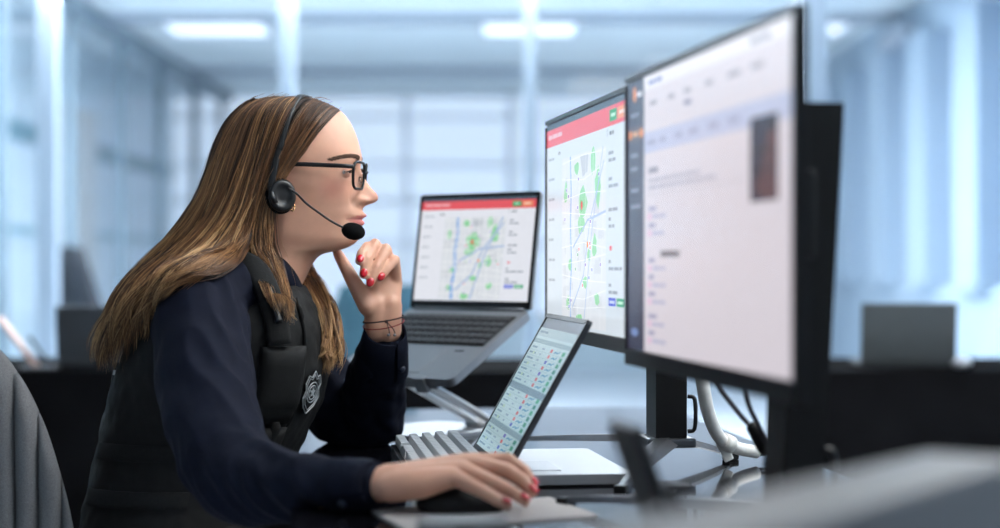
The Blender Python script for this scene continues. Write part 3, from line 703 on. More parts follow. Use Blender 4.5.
for i, y in enumerate(yy):
    c, s = np.cos(th_), np.sin(th_); fr = c >= 0
    w = Hw[i] * np.sign(s) * np.abs(s) ** .95
    k = np.clip(1 - (np.abs(w) / Hw[i]) ** 2.1, 0, 1)
    u = np.where(fr, Uc[i] + (Fb[i] - Uc[i]) * k ** Ex[i], Uc[i] - (Uc[i] - Bk[i]) * np.abs(c) ** .9)
    f = np.where(fr, np.abs(c) ** .5, 0)
    aw = np.abs(w)
    u = u + f * Nz[i] * np.exp(-(aw / Ns[i]) ** 2.2)
    u = u + f * 7.5 * g(y, 200.5, 3.8) * g(aw, 13.5, 4.6)              # nostril wings
    u = u - f * 3.6 * g(y, 204.5, 1.8) * g(aw, 8, 3.2)                  # nostrils
    u = u - f * 3.4 * g(y, 201, 6) * g(aw, 20.5, 3.6)                     # crease beside the nose
    u = u - f * 4.5 * g(y, 170.5, 6.0) * g(aw, 18, 8) - f * 1.6 * g(y, 172, 6) * g(aw, 33, 12)                  # eye sockets
    u = u + f * 2.2 * g(y, 179, 5) * g(aw, 33, 12)
    u = u + f * (2.4 * g(y, 172, 7) * g(aw, 38, 9) + 1.6 * g(y, 165.5, 4) * g(aw, 32, 12))
    u = u + f * 2.0 * g(y, 160, 4.5) * g(aw, 26, 17)                    # brow ridge
    u = u + f * 2.4 * g(y, 190, 10) * g(aw, 40, 13)                     # cheekbones
    u = u + f * (5.2 * g(y, 215.8, 2.6) * g(aw, 0, 15) - 1.6 * g(y, 219.2, 1.3) * g(aw, 0, 20) + 5.0 * g(y, 223.6, 3.2) * g(aw, 0, 14))
    u = u - f * 1.2 * g(y, 229.5, 3.0) * g(aw, 0, 14) - f * 1.6 * g(y, 220, 4) * g(aw, 25, 4)
    u = u - f * 1.0 * g(y, 210.5, 3) * g(aw, 0, 3)
    u = u + f * 1.2 * g(y, 238, 6) * g(aw, 0, 13)                        # chin
    ww = w + np.where(fr, 0, 0) + np.sign(w) * 2.0 * g(y, 186, 12) * g(u, 318, 14)
    rings.append([HY(a, y, b) for a, b in zip(u, ww)])
body = MB(); body.loft(rings)
for s in (1, -1):      # mandible, ear
    body.ellipsoid(HY(287, 190, s * 68), (.016, .010, .029), Euler((0, R(-8), R(20 * s))))
    body.ellipsoid(HY(291, 205, s * 66), (.009, .007, .010))
# ---- torso, arms, legs under the clothes
def X(x, y, z): return Vector((x, y, z))
body.chain([(H(262, 296, 0), .052), (H(250, 320, 0), .07), (H(226, 380, 0), .085), (H(208, 470, 0), .085), (H(196, 560, 0), .09)])
for s in (1, -1):
    body.chain([(H(250, 312, s * 60), .05), (H(226, 380, s * 55), .075), (H(208, 470, s * 50), .075), (H(196, 560, s * 60), .080)])
    body.chain([(X(-.44, HD - s * .10, .555), .085), (X(-.04, HD - s * .13, .555), .062), (X(-.06, HD - s * .13, .10), .042), (X(-.06, HD - s * .13, .055), .035), (X(.09, HD - s * .14, .035), .03)])
RS, RE = P(200, 312, 2.535), P(230, 470, 2.29)
RWR = P(380, 485, 2.068)
body.chain([(H(250, 300, 70), .045), (RS, .055), (P(212, 390, 2.42), .046), (RE, .040), (P(285, 484, 2.19), .036), (P(340, 486, 2.105), .026), (RWR, .0205)])
LS, LE = P(262, 316, 2.87), P(362, 430, 2.875)
LWR = P(383, 322, 2.708)
body.chain([(H(255, 302, -70), .045), (LS, .053), (P(312, 378, 2.88), .045), (LE, .036), (P(371, 385, 2.80), .033), (P(380, 345, 2.735), .024)])
# ---- right hand on the mouse
nails = []
def finger(pts, rs, nail_n, nl=.0074, nw=.0055):
    body.chain(list(zip(pts, rs)), sides=16, hemi=5)
    t = (pts[-1] - pts[-2]).normalized(); n = Vector(nail_n); n = (n - t * n.dot(t)).normalized()
    nails.append((pts[-1] - t * .0010 + n * rs[-1] * .80, t, n, nl, nw))
body.chain([(P(345, 486, 2.10), .026), (P(372, 485, 2.07), .0205), (P(400, 480, 2.068), .021)])
body.chain([(P(362, 483, 2.085), .021), (P(396, 478, 2.085), .018)])
mcp = [(P(463, 462, 2.105), .0115), (P(467, 463, 2.085), .0118), (P(461, 469, 2.062), .0115), (P(452, 476, 2.042), .0105)]
for (p, r), (wx, wy, wd) in zip(mcp, ((396, 477, 2.085), (398, 477, 2.075), (398, 480, 2.06), (398, 484, 2.05))): body.chain([(P(wx, wy, wd), .017), (p, r)])
body.chain([(P(390, 488, 2.052), .0175), (P(422, 486, 2.042), .0155), (P(452, 479, 2.040), .0110)])
finger([mcp[0][0], P(508, 460, 2.107), P(524, 471, 2.105), P(532, 484, 2.10)], [.0115, .0090, .0080, .0068], (.5, -.3, 1))
finger([mcp[1][0], P(506, 470, 2.085), P(523, 481, 2.078), P(532, 492, 2.072)], [.0118, .0092, .0082, .0070], (.6, -.6, 1))
finger([mcp[2][0], P(496, 484, 2.055), P(514, 493, 2.042), P(525, 501, 2.032)], [.0115, .0090, .0080, .0068], (.5, -.7, 1))
finger([mcp[3][0], P(484, 492, 2.015), P(498, 500, 1.998), P(507, 505, 1.985)], [.0105, .0080, .0072, .0062], (.5, -.7, 1))
finger([P(405, 486, 2.095), P(438, 488, 2.122), P(462, 489, 2.125), P(482, 491, 2.12)], [.017, .0125, .0105, .009], (.2, .8, .6))
# ---- left hand under the chin
body.chain([(P(378, 330, 2.715), .021), (P(376, 305, 2.708), .0185)]); body.chain([(P(388, 330, 2.715), .021), (P(391, 305, 2.712), .0175)])
lm = [(P(375, 273, 2.712), .0115), (P(384, 269, 2.722), .0118), (P(391, 273, 2.727), .0115), (P(396, 283, 2.725), .0105)]
for (p, r), x in zip(lm, (375, 380, 386, 391)): body.chain([(P(x, 308, 2.712), .0155), (p, r)])
finger([lm[0][0], P(367.5, 247, 2.692), P(361.5, 254, 2.672), P(359.5, 261, 2.664)], [.0110, .0086, .0076, .0068], (.15, -1, .15))
finger([lm[1][0], P(375, 244, 2.697), P(367, 259, 2.676), P(363.5, 274.5, 2.668)], [.0112, .0088, .0078, .0070], (.1, -1, .1))
finger([lm[2][0], P(386, 249, 2.702), P(376.5, 267, 2.680), P(370, 283.5, 2.673)], [.0110, .0086, .0076, .0068], (.1, -1, .1))
finger([lm[3][0], P(395, 260, 2.705), P(387, 268.5, 2.690), P(380, 278, 2.682)], [.0100, .0080, .0070, .0063], (.15, -1, .1))
finger([P(368, 306, 2.700), P(355, 284, 2.705), P(345.5, 267, 2.716), P(338, 254, 2.722)], [.0160, .0120, .0100, .0082], (-.5, .8, .2))
me = remesh(body, .0019, 5, .5)
a = co_arr(me)
ed = np.empty(len(me.edges) * 2, dtype=np.int32); me.edges.foreach_get('vertices', ed); ed = ed.reshape(-1, 2)
def region(c, r): return np.exp(-(((a - np.array(c)) / np.array(r)) ** 4).sum(1))
wgt = np.clip(region(P(415, 482, 2.065), (.075, .08, .05)) + region(P(384, 305, 2.71), (.05, .05, .035)) + region(H(300, 262, 0), (.05, .08, .04)) * .7, 0, 1)[:, None] * .6
deg = np.bincount(ed.ravel(), minlength=len(a))[:, None]
for it in range(14):
    acc = np.stack([np.bincount(ed[:, 0], a[ed[:, 1], k], len(a)) + np.bincount(ed[:, 1], a[ed[:, 0], k], len(a)) for k in range(3)], 1) / deg
    a = a + (acc - a) * wgt
set_co(me, a)
skin = np.array(lin(220, 168, 143)); col = np.tile(skin, (len(a), 1))
def tint(center, rad, c, amt):
    d = (a - np.array(center)) / np.array(rad); k = np.exp(-(d ** 2).sum(1))[:, None] * amt
    col[:] = col * (1 - k) + np.array(c) * k
for s in (1, -1):
    tint(HY(338, 190, s * 45), (.022, .03, .017), lin(208, 124, 112), .42)        # cheeks
    tint(HY(286, 195, s * 68), (.02, .02, .03), lin(205, 130, 115), .4)
tint(HY(376, 197, 0), (.010, .016, .010), lin(212, 135, 122), .4)
lipd = np.exp(-((a[:, 2] - HY(0, 220.2, 0).z) / .0105) ** 8)
hx = HY(366, 220, 0)
lat = np.exp(-((a[:, 1] - hx.y) / .0235) ** 6) * (a[:, 0] > H(348, 0, 0).x)
upper = np.clip(1 - (np.abs(a[:, 1] - hx.y) / .026) ** 2, 0, 1)
zz = (a[:, 2] - HY(0, 219.3, 0).z)
inlip = ((zz < .0075 * upper) & (zz > -.0105 * upper)).astype(float) * lat * lipd
lipc = np.array(lin(196, 106, 106)); k = inlip[:, None] * .8; col[:] = col * (1 - k) + lipc * k
seam = np.exp(-(zz / .0012) ** 2) * lat * (upper > .05); col[:] = col * (1 - .6 * seam[:, None]) + np.array(lin(110, 50, 50)) * .6 * seam[:, None]
for s in (1, -1): tint(HY(369, 205, s * 8), (.004, .0045, .0022), lin(110, 62, 54), .8)
set_col(me, col)
body_o = part_me(me, 'body', M_skin)
from mathutils.bvhtree import BVHTree
bpy.context.view_layer.update()
def bvh_of(o): return BVHTree.FromObject(o, bpy.context.evaluated_depsgraph_get())
bvh_body = bvh_of(body_o)
def push_out(p, trees, off, only_inside=False):
    q = Vector(p) - PW0
    for t_ in trees:
        loc, nr, ix, ds = t_.find_nearest(q)
        if loc is None: continue
        sd_ = (q - loc).dot(nr)
        if sd_ < off and ds < .09: q = loc + nr * off
    return q + PW0
def on_skin(p, off=.0003):
    loc, nr, ix, ds = bvh_body.find_nearest(Vector(p) - PW0); return loc + nr * off + PW0, nr
for (c, t, n, nl, nw) in nails:
    Mx = Matrix((t, n.cross(t), n)).transposed()
    part(MB().ellipsoid(c, (nl, nw, .0030), Mx, nu=16, nv=10), 'fingernail', M_nail, True)
# ---- eyes, lids, brows
for s in (1, -1):
    ec = HY(346.3, 172.8, s * 31)
    ey = part(MB().ellipsoid(ec, (.0116, .0116, .0116), nu=28, nv=18), 'eye', M_eye, True)
    ir = MB(); fx = (HY(1, 0, 0) - HY(0, 0, 0)).normalized(); dn = (fx + Vector((0, 0, -.10))).normalized(); sd = Vector((0, 1, 0)); sd = (sd - dn * sd.dot(dn)).normalized(); up = dn.cross(sd)
    ir.loft([[ec + dn * (.0117 * math.cos(q)) + (sd * math.cos(t_) + up * math.sin(t_)) * (.0117 * math.sin(q)) for t_ in np.linspace(0, 2 * math.pi, 18, endpoint=False)] for q in (.02, .2, .36, .50)])
    part(ir, 'iris', M_iris, True, ey)
    for nm, e0, e1 in (('upper_eyelid', 9, 72), ('lower_eyelid', -66, -15)):
        v = []; nA, nE = 26, 10
        for j in range(nE + 1):
            rg = []
            for k in range(nA):
                az = R(-92 + 184 * k / (nA - 1)); cz = math.cos(max(-1.57, min(1.57, az * 90 / 54)))
                lo, hi = (e0 * max(cz, 0) - 4 * (1 - cz), e1) if e0 > 0 else (e0, e1 * max(cz, 0) - 4 * (1 - cz))
                el = R(lo + (hi - lo) * j / nE); ee = max(abs(az) / R(92), (j / nE if e0 > 0 else 1 - j / nE)); rr = .0127
                lp_ = ec + (fx * math.cos(az) + Vector((-fx.y, fx.x, 0)) * math.sin(az)) * rr * math.cos(el) + Vector((0, 0, rr * math.sin(el)))
                if ee > .35: lp_ = lp_.lerp(on_skin(lp_, .0002)[0], min(1, (ee - .35) / .6) ** 1.5)
                rg.append(lp_)
            v.append(rg)
        m_ = MB(); m_.loft(v, cap=False, close=False); o = part(m_, nm, M_lidskin, True)
        if e0 > 0:
            ls = MB(); edge = v[0]
            for k in range(3, nA - 3):
                dr_ = (edge[k] - ec).normalized(); ls.tube([edge[k], edge[k] + dr_ * .004 + Vector((0, 0, -.0005)), edge[k] + dr_ * .007 + Vector((0, 0, .0018))], [.0005, .0004, .0001], 4)
            tag(part(ls, 'eyelashes', M_brow, False, o), kind='stuff')
    bw = MB(); rb = random.Random(3)
    for k in range(320):
        q = rb.random(); cu = 360.2 - 23 * q ** 1.1; cy = 160.2 - 3.4 * math.sin(q * 2.4) + 4.6 * q * q; cw2 = 12 + 44 * q
        uw = cu + rb.uniform(-.4, .4)
        k2 = (1 - (cw2 / 72) ** 2.1); base = 290 + (361 - 290) * k2 ** .48 + 1.2
        p0 = HY(min(base, 362.5), cy + rb.uniform(-2.3, 2.3) * (1 - .65 * q), s * cw2)
        d_ = Vector((-.55, -.5 * s * -1 * -1, .30)).normalized()
        d_ = (HY(base - 3.5, cy - .8, s * (cw2 + 5)) - HY(base, cy, s * cw2)).normalized()
        bw.tube([on_skin(p0, .0001)[0], on_skin(p0 + d_ * .004, .0008)[0], on_skin(p0 + d_ * .008, .0006)[0]], [.0005, .00045, .0002], 4)
    tag(part(bw, 'eyebrow', M_brow), kind='stuff')

# ---- shirt
sh = MB()
YV = [278, 286, 296, 308, 322, 350, 390, 430, 470, 528, 600, 640]
UB = [246, 214, 186, 162, 146, 128, 114, 104, 95, 84, 78, 95]
UF = [298, 306, 314, 320, 326, 330, 325, 308, 292, 284, 296, 300]
HWD = [56, 96, 132, 156, 166, 168, 160, 150, 148, 164, 178, 176]
def vest_pt(y, a, off=0):
    ub, uf, hw = pchip(YV, UB, [y])[0], pchip(YV, UF, [y])[0], pchip(YV, HWD, [y])[0]
    uc = (ub + uf) / 2; ru = (uf - ub) / 2 * mm + off; hw = hw + off; c, s = math.cos(R(a)), math.sin(R(a))
    return H(uc + math.copysign(abs(c) ** .8, c) * ru / mm, y, math.copysign(abs(s) ** .8, s) * hw)
sh.loft([[vest_pt(y, a, -9) for a in range(0, 360, 6)] for y in np.linspace(279, 600, 40)])
RSl = [(P(206, 300, 2.56), .062), (P(200, 322, 2.53), .069), (P(203, 360, 2.47), .068), (P(210, 405, 2.40), .066), (P(226, 462, 2.30), .060), (P(245, 481, 2.255), .055), (P(285, 486, 2.185), .046), (P(330, 486, 2.12), .037), (P(362, 485, 2.078), .0295)]
sh.chain(RSl, sides=24, hemi=6)
sh.chain([(H(246, 300, 80), .06), (P(206, 300, 2.56), .062)], sides=20)
LSl = [(P(262, 316, 2.87), .066), (P(290, 350, 2.88), .064), (P(322, 392, 2.885), .062), (P(355, 420, 2.875), .056), (P(372, 418, 2.855), .053), (P(374, 390, 2.81), .050), (P(379, 362, 2.765), .043), (P(384, 345, 2.738), .036)]
sh.chain(LSl, sides=24, hemi=6)
me = remesh(sh, .0038, 6, .5)
a = co_arr(me); n = no_arr(me)
ua = np.array((RE - RS).normalized()); fa = np.array((RWR - RE).normalized())
disp = np.zeros(len(a))
side1 = np.cross(ua, np.array((0, 0, 1.))); side1 /= np.linalg.norm(side1)
for i in range(len(a)):
    p = Vector(a[i]); x = a[i] - np.array(RE)
    near = a[i][1] < 2.62 and a[i][2] > .5
    if near:
        up_ = 1 / (1 + math.exp(-(x[2] - .02) * 60))
        al = x @ ua; ac = Vector((x @ side1, (x - al * ua)[1], 0))
        f1 = .5 - 2 * abs(noise.noise(Vector((ac.x * 26 + al * 6, ac.y * 26, al * 6))))                # long soft folds down the upper arm
        af = x @ fa
        f2 = .5 - 2 * abs(noise.noise(Vector((af * 26 + x[2] * 22, x[1] * 8, x[2] * 10 + 5))))   # creases across the elbow and forearm
        disp[i] = up_ * f1 * .0060 + (1 - up_) * f2 * .0070
        disp[i] += .004 * noise.noise(p * 22)
    else:
        disp[i] = .0055 * noise.noise(Vector((p.x * 30 + p.z * 14, p.y * 16, p.z * 34))) + .003 * noise.noise(p * 50)
set_co(me, a + n * disp[:, None])
shirt_o = part_me(me, 'shirt', M_navy)
# cuffs, collar
def cuff(c0, c1, r0, r1, slit, name='cuff'):
    t = (c1 - c0).normalized(); b_ = Vector(slit); nn_ = (b_ - t * b_.dot(t)).normalized(); bb = t.cross(nn_); rg = []
    for q, rr in ((0, r0), (.5, (r0 + r1) / 2 + .001), (1, r1), (1, r1 - .003), (.4, r0 - .005)):
        ring = []
        for k in range(28):
            an = R(8 + 350 * k / 27); rr2 = rr * (1 + .03 * math.sin(an * 3)) + .0022 * k / 27
            ring.append(c0.lerp(c1, q) + nn_ * math.cos(an) * rr2 + bb * math.sin(an) * rr2 * .92)
        rg.append(ring)
    cu = part(MB().loft(rg, cap=False, close=False), name, M_navy, True)
    for q in (.35,):
        p = c0.lerp(c1, q) + nn_ * math.cos(R(20)) * (r0 + (r1 - r0) * q + .003) + bb * math.sin(R(20)) * (r0 + (r1 - r0) * q + .003) * .92
        o_ = (p - c0.lerp(c1, q)).normalized()
        bt = MB(); bt.tube([p - o_ * .001, p + o_ * .0016], .0055, 14); part(bt, 'button', mat('navy_button', lin(48, 54, 72), .3), True, cu)
cuff(P(348, 486, 2.092), P(376, 485, 2.066), .034, .0275, (.2, -1, -.1))
cuff(P(382, 366, 2.766), P(386, 330, 2.712), .044, .0335, (.45, -1, 0))
cb = MB()
cin = [(236, 262, 0), (244, 258, 36), (262, 256, 56), (283, 256, 58), (296, 268, 46), (304, 284, 28), (307, 297, 12)]
cout = [(226, 274, 0), (235, 272, 46), (257, 271, 72), (280, 272, 74), (293, 285, 64), (303, 299, 46), (313, 310, 22)]
ci = crom([H(u_, y_, w_) for u_, y_, w_ in cin], 30); co_ = crom([H(u_, y_, w_) for u_, y_, w_ in cout], 30)
for s in (1, -1):
    rg = []
    for p, q in zip(ci, co_):
        if s < 0: p = Vector((p.x, 2 * HD - p.y, p.z)); q = Vector((q.x, 2 * HD - q.y, q.z))
        mid = p.lerp(q, .5); o_ = Vector((0, -s, 0)) * .003 + Vector((0, 0, .004))
        rg.append([p, mid + o_, q, q - o_ * .6, mid - o_ * .2, p - Vector((0, 0, .012))])
    part(MB().loft(rg), 'collar', M_navy, True)

# ---- vest
vs = MB(); aa = list(range(0, 360, 5))
vs.loft([[vest_pt(y, a_, 0) for a_ in aa] for y in np.concatenate([np.linspace(285, 320, 14), np.linspace(324, 610, 60)])])
me = remesh(vs, .005, 4, .5)
a = co_arr(me); n = no_arr(me)
d_ = np.array([.004 * noise.noise(Vector((p[0] * 18, p[1] * 18, p[2] * 26))) + .002 * noise.noise(Vector(p) * 60) for p in a])
set_co(me, a + n * d_[:, None]); vest_o = part_me(me, 'vest', M_vest)

def patch(name, a0, a1, y0, y1, th, m, par=None, na=10, ny=10, round_=.0, base=-.002):
    top = []; bot = []
    for j in range(ny + 1):
        rt = []; rb_ = []
        for i in range(na + 1):
            q, s_ = i / na, j / ny
            e = min(1, 6 * min(q, 1 - q) + .0) ** .5 * min(1, 6 * min(s_, 1 - s_)) ** .5
            a_ = a0 + (a1 - a0) * q; y_ = y0 + (y1 - y0) * s_
            rt.append(vest_pt(y_, a_, th * 1000 * (.55 + .45 * e))); rb_.append(vest_pt(y_, a_, base * 1000))
        top.append(rt); bot.append(rb_)
    m_ = MB(); v = [p for r in top for p in r] + [p for r in bot for p in r]; f = []; W_ = na + 1; K = W_ * (ny + 1)
    for j in range(ny):
        for i in range(na):
            q = j * W_ + i; f += [(q, q + 1, q + 1 + W_, q + W_), (K + q, K + q + W_, K + q + 1 + W_, K + q + 1)]
    for i in range(na): f += [(i, K + i, K + i + 1, i + 1), (ny * W_ + i, ny * W_ + i + 1, K + ny * W_ + i + 1, K + ny * W_ + i)]
    for j in range(ny): f += [(j * W_, (j + 1) * W_, K + (j + 1) * W_, K + j * W_), (j * W_ + na, K + j * W_ + na, K + (j + 1) * W_ + na, (j + 1) * W_ + na)]
    m_.add(v, f); return part(m_, name, m, True, par or woman)
pk = patch('chest_pocket', 41, 68, 344, 416, .016, M_vest)
patch('pocket_flap', 40.5, 68.5, 342, 408, .0185, M_vest, pk)
pc = patch('magazine_pouch', 42, 66, 420, 462, .022, M_vest)
patch('pouch_strap', 50, 54, 414, 446, .026, M_vest2, pc, na=4)
patch('zip', 37.2, 38.8, 296, 470, .005, M_vest2, na=3, ny=24)
patch('zip_pull', 36.8, 39.2, 303, 318, .008, M_vest2, na=3, ny=4)
patch('side_strap', 84, 150, 436, 452, .006, M_vest2, na=16, ny=4)
patch('side_strap', 84, 150, 480, 496, .006, M_vest2, na=16, ny=4)
def ribbon(pts, wd, th, nrm, name, m, par=None):
    c = crom(pts, 22); rg = []
    for i, p in enumerate(c):
        t = (c[min(i + 1, 21)] - c[max(i - 1, 0)]).normalized(); n_ = Vector(nrm); n_ = (n_ - t * n_.dot(t)).normalized(); b_ = t.cross(n_)
        rg.append([p + b_ * wd / 2 - n_ * th, p + b_ * wd / 2 + n_ * th * .3, p + b_ * wd / 3 + n_ * th, p - b_ * wd / 3 + n_ * th, p - b_ * wd / 2 + n_ * th * .3, p - b_ * wd / 2 - n_ * th])
    return part(MB().loft(rg), name, m, True, par or woman)
strap_o = ribbon([PW(226, 268, 96), PW(243, 262, 112), PW(258, 272, 128), PW(268, 292, 146), PW(276, 318, 156), PW(280, 345, 160)], .034, .006, (.25, -1, .45), 'shoulder_strap', M_vest2)
ribbon([PW(268, 288, 152), PW(274, 305, 160), PW(279, 322, 166)], .010, .005, (.2, -1, .2), 'strap_clip', M_hs)
bk = part(MB().box(PW(121, 374, 55), (.024, .012, .034), Euler((0, R(10), 0)), bevel=.003), 'strap_buckle', M_hs)
part(MB().box(PW(117, 373, 63), (.011, .002, .007), Euler((0, R(10), 0))), 'buckle_tag', mat('white_tag', lin(200, 200, 200), .5), False, bk)
# badge: shield outline, ring and star, lying on the vest
M_badge = mat('silver_thread', lin(176, 180, 184), .45, .3, var=.2, scale=400)
def badge_pt(x, y, off=6): return vest_pt(388 + y * 20.5, 28.5 - x * 9.0, off)    # x,y in -1..1
bd = MB(); ol = [(-.62, -.80), (-.30, -.72), (0, -1), (.30, -.72), (.62, -.80), (.86, -.42), (.72, -.1), (.90, .25), (.62, .66), (0, 1), (-.62, .66), (-.90, .25), (-.72, -.1), (-.86, -.42)]
ng = len(ol); bd.loft([[badge_pt(x, y, 1) for x, y in ol], [badge_pt(x, y, 6) for x, y in ol]])
bo = part(bd, 'badge', mat('black_badge_felt', (.012, .012, .013), .9))
def stroke(pts, wd, name):
    m_ = MB(); m_.tube([badge_pt(x, y, 6.6) for x, y in pts], wd, 5); part(m_, name, M_badge, False, bo)
stroke(ol + ol[:1], .0011, 'shield_outline'); stroke([(x * .80, y * .84) for x, y in ol + ol[:1]], .0007, 'shield_outline')
for rr in (.58, .40): stroke([(rr * math.cos(R(k)), rr * .82 * math.sin(R(k))) for k in range(0, 361, 15)], .0009, 'badge_ring')
stp = [((.36 if k % 2 == 0 else .15) * math.sin(R(36 * k)), -(.36 if k % 2 == 0 else .15) * .82 * math.cos(R(36 * k))) for k in range(10)]
sm = MB(); sm.loft([[badge_pt(x, y, 6) for x, y in stp], [badge_pt(x * .9, y * .9, 7.5) for x, y in stp]]); part(sm, 'star', M_badge, False, bo)

# ---- trousers and shoes (under the desk)
tr = MB()
for s in (1, -1):
    tr.chain([(X(-.50, HD - s * .08, .565), .118), (X(-.44, HD - s * .10, .558), .100), (X(-.04, HD - s * .13, .558), .072), (X(-.06, HD - s * .13, .13), .058)])
part_me(remesh(tr, .008, 5, .5), 'trousers', M_trous)
for s in (1, -1):
    so = MB(); so.chain([(X(-.07, HD - s * .13, .055), .047), (X(.02, HD - s * .135, .042), .040), (X(.10, HD - s * .14, .036), .034)]); part_me(remesh(so, .006, 3, .5), 'shoe', M_blackg)
# ---- hair: dark under-mass plus strands that follow hand-laid guides
def mirror(p): return Vector((p.x, 2 * HD - p.y, p.z))
GA = [   # (pixel x, pixel y, mm towards the camera), root to tip: front hair swept behind the ear, falling on the chest
 [(340, 112.5, 4), (329, 121, 36), (316, 135, 55), (304, 152, 68), (292, 167, 77), (281, 184, 84), (273, 206, 86), (274, 238, 82), (283, 272, 92), (290, 302, 130), (291, 322, 150)],
 [(337, 109, 6), (322, 118, 40), (308, 134, 58), (296, 153, 71), (285, 170, 79), (276, 188, 85), (268, 210, 87), (268, 242, 86), (277, 276, 100), (286, 304, 140), (289, 320, 158)],
 [(331, 103, 8), (316, 115, 42), (302, 134, 62), (289, 155, 75), (278, 174, 82), (268, 194, 86), (261, 220, 88), (261, 248, 92), (269, 278, 112), (279, 302, 150), (284, 316, 166)],
 [(321, 99, 8), (304, 111, 42), (290, 132, 65), (279, 156, 78), (268, 180, 84), (259, 206, 87), (253, 234, 91), (251, 256, 104), (258, 276, 130), (266, 292, 160), (272, 306, 172)]]
GB = [
 [(319, 98, 8), (302, 110, 42), (287, 133, 66), (275, 160, 80), (264, 188, 85), (256, 216, 88), (250, 240, 94), (240, 262, 124), (218, 279, 190), (190, 289, 218), (164, 292, 214)],
 [(308, 96, 8), (290, 107, 42), (275, 131, 66), (263, 160, 79), (253, 190, 84), (244, 218, 88), (232, 243, 100), (212, 262, 140), (188, 276, 190), (168, 290, 205), (156, 304, 200)],
 [(296, 95, 8), (278, 105, 40), (262, 130, 64), (250, 161, 77), (240, 192, 82), (229, 221, 86), (211, 246, 98), (188, 265, 130), (164, 284, 165), (146, 308, 165), (138, 335, 150)],
 [(284, 94.5, 6), (266, 104, 36), (249, 129, 59), (236, 162, 72), (226, 194, 76), (212, 224, 80), (190, 250, 90), (164, 270, 112), (142, 294, 135), (128, 324, 130), (124, 356, 120)],
 [(273, 95, 4), (254, 104, 28), (236, 129, 48), (223, 163, 59), (212, 197, 62), (195, 228, 64), (170, 253, 70), (145, 276, 85), (125, 304, 100), (113, 338, 98), (112, 367, 95)],
 [(264, 96, 2), (244, 106, 18), (226, 132, 32), (213, 166, 38), (201, 200, 40), (181, 232, 40), (154, 258, 44), (129, 283, 55), (111, 312, 65), (101, 345, 66), (104, 369, 66)],
 [(257, 98, -6), (239, 109, 0), (221, 135, 4), (209, 168, 6), (196, 203, 8), (174, 235, 8), (147, 261, 12), (122, 286, 24), (106, 314, 32), (97, 346, 34), (98, 362, 34)],
 [(257, 99, -20), (240, 111, -20), (223, 138, -22), (212, 170, -22), (200, 204, -22), (180, 236, -22), (154, 262, -18), (131, 288, -8), (115, 316, 2), (106, 346, 6), (104, 366, 6)]]
GD = [   # lock on the far side of the chest
 [(284, 200, -78), (292, 232, -72), (302, 262, -48), (311, 286, -22), (319, 306, 4), (329, 330, 22), (336, 350, 30), (330, 366, 34)],
 [(280, 205, -72), (288, 238, -64), (299, 268, -38), (308, 292, -8), (313, 316, 22), (318, 340, 44), (322, 358, 52), (318, 372, 54)],
 [(276, 210, -66), (285, 244, -56), (296, 274, -26), (304, 300, 10), (307, 326, 44), (309, 344, 62), (312, 356, 68), (310, 366, 70)]]
NS = 40
def guides(G): return np.array([[list(p) for p in crom([PW(*q) for q in g_], NS)] for g_ in G])
gA, gB, gD = guides(GA), guides(GB), guides(GD)
bpy.context.view_layer.update()
TREES = [bvh_body, bvh_of(shirt_o), bvh_of(vest_o), bvh_of(strap_o)]
def dens(G, n):
    return np.array([at_g(G, x) for x in np.linspace(0, len(G) - 1.001, n)])
def at_g(G, gg):
    k = int(min(max(gg, 0), len(G) - 1.001)); f = gg - k; return G[k] * (1 - f) + G[k + 1] * f
def drape(G, n, off=.0085):
    G = dens(G, n)
    for it in range(3):
        for i in range(G.shape[0]):
            for j in range(G.shape[1]): G[i, j] = push_out(G[i, j], TREES, off * min(1, .25 + j * .15))
        G[:, 1:-1] = .5 * G[:, 1:-1] + .25 * (G[:, :-2] + G[:, 2:]); G[1:-1] = .5 * G[1:-1] + .25 * (G[:-2] + G[2:])
    return G
gA = drape(gA, 16); gB = drape(gB, 29); gD = drape(gD, 7, .010)
gC = gB.copy(); gC[:, :, 1] = 2 * HD - gC[:, :, 1]; gC2 = gA.copy(); gC2[:, :, 1] = 2 * HD - gC2[:, :, 1]; gC2 = gC2[:, :24]
gC2 = np.array([[list(p) for p in crom([Vector(q) for q in g_[::3]], NS)] for g_ in gC2])
hc0 = np.array(H(285, 165, 0)); hc1 = np.array(H(235, 340, 0))
def outward(p):
    t = np.clip((hc0[2] - .04 - p[..., 2]) / .16, 0, 1)[..., None]; d = p - (hc0 * (1 - t) + hc1 * t)
    return d / np.linalg.norm(d, axis=-1, keepdims=True)
def at_g(G, gg):
    k = int(min(max(gg, 0), len(G) - 1.001)); f = gg - k; return G[k] * (1 - f) + G[k + 1] * f
hv, hf, ht = [], [], []; base_i = 0
rs = np.random.RandomState(11)
def strand(p, r0, tint0, sides=3):
    global base_i
    n = len(p); t = np.gradient(p, axis=0); t /= np.linalg.norm(t, axis=1, keepdims=True) + 1e-9
    o = outward(p); n1 = o - t * (o * t).sum(1, keepdims=True); n1 /= np.linalg.norm(n1, axis=1, keepdims=True) + 1e-9; n2 = np.cross(t, n1)
    s = np.linspace(0, 1, n); rad = r0 * np.clip(1.15 - s ** 5, .12, 1)
    ring = [p + (n1 * math.cos(2 * math.pi * k / sides) + n2 * math.sin(2 * math.pi * k / sides)) * rad[:, None] for k in range(sides)]
    hv.append(np.stack(ring, 1).reshape(-1, 3)); ht.append(np.repeat(np.clip(tint0 + .42 * (s - .5), 0, 1), sides))
    i = np.arange(n - 1)[:, None] * sides; k = np.arange(sides)[None, :]; k2 = (k + 1) % sides
    q = np.stack([i + k, i + k2, i + k2 + sides, i + k + sides], -1).reshape(-1, 4); hf.append(q + base_i); base_i += n * sides
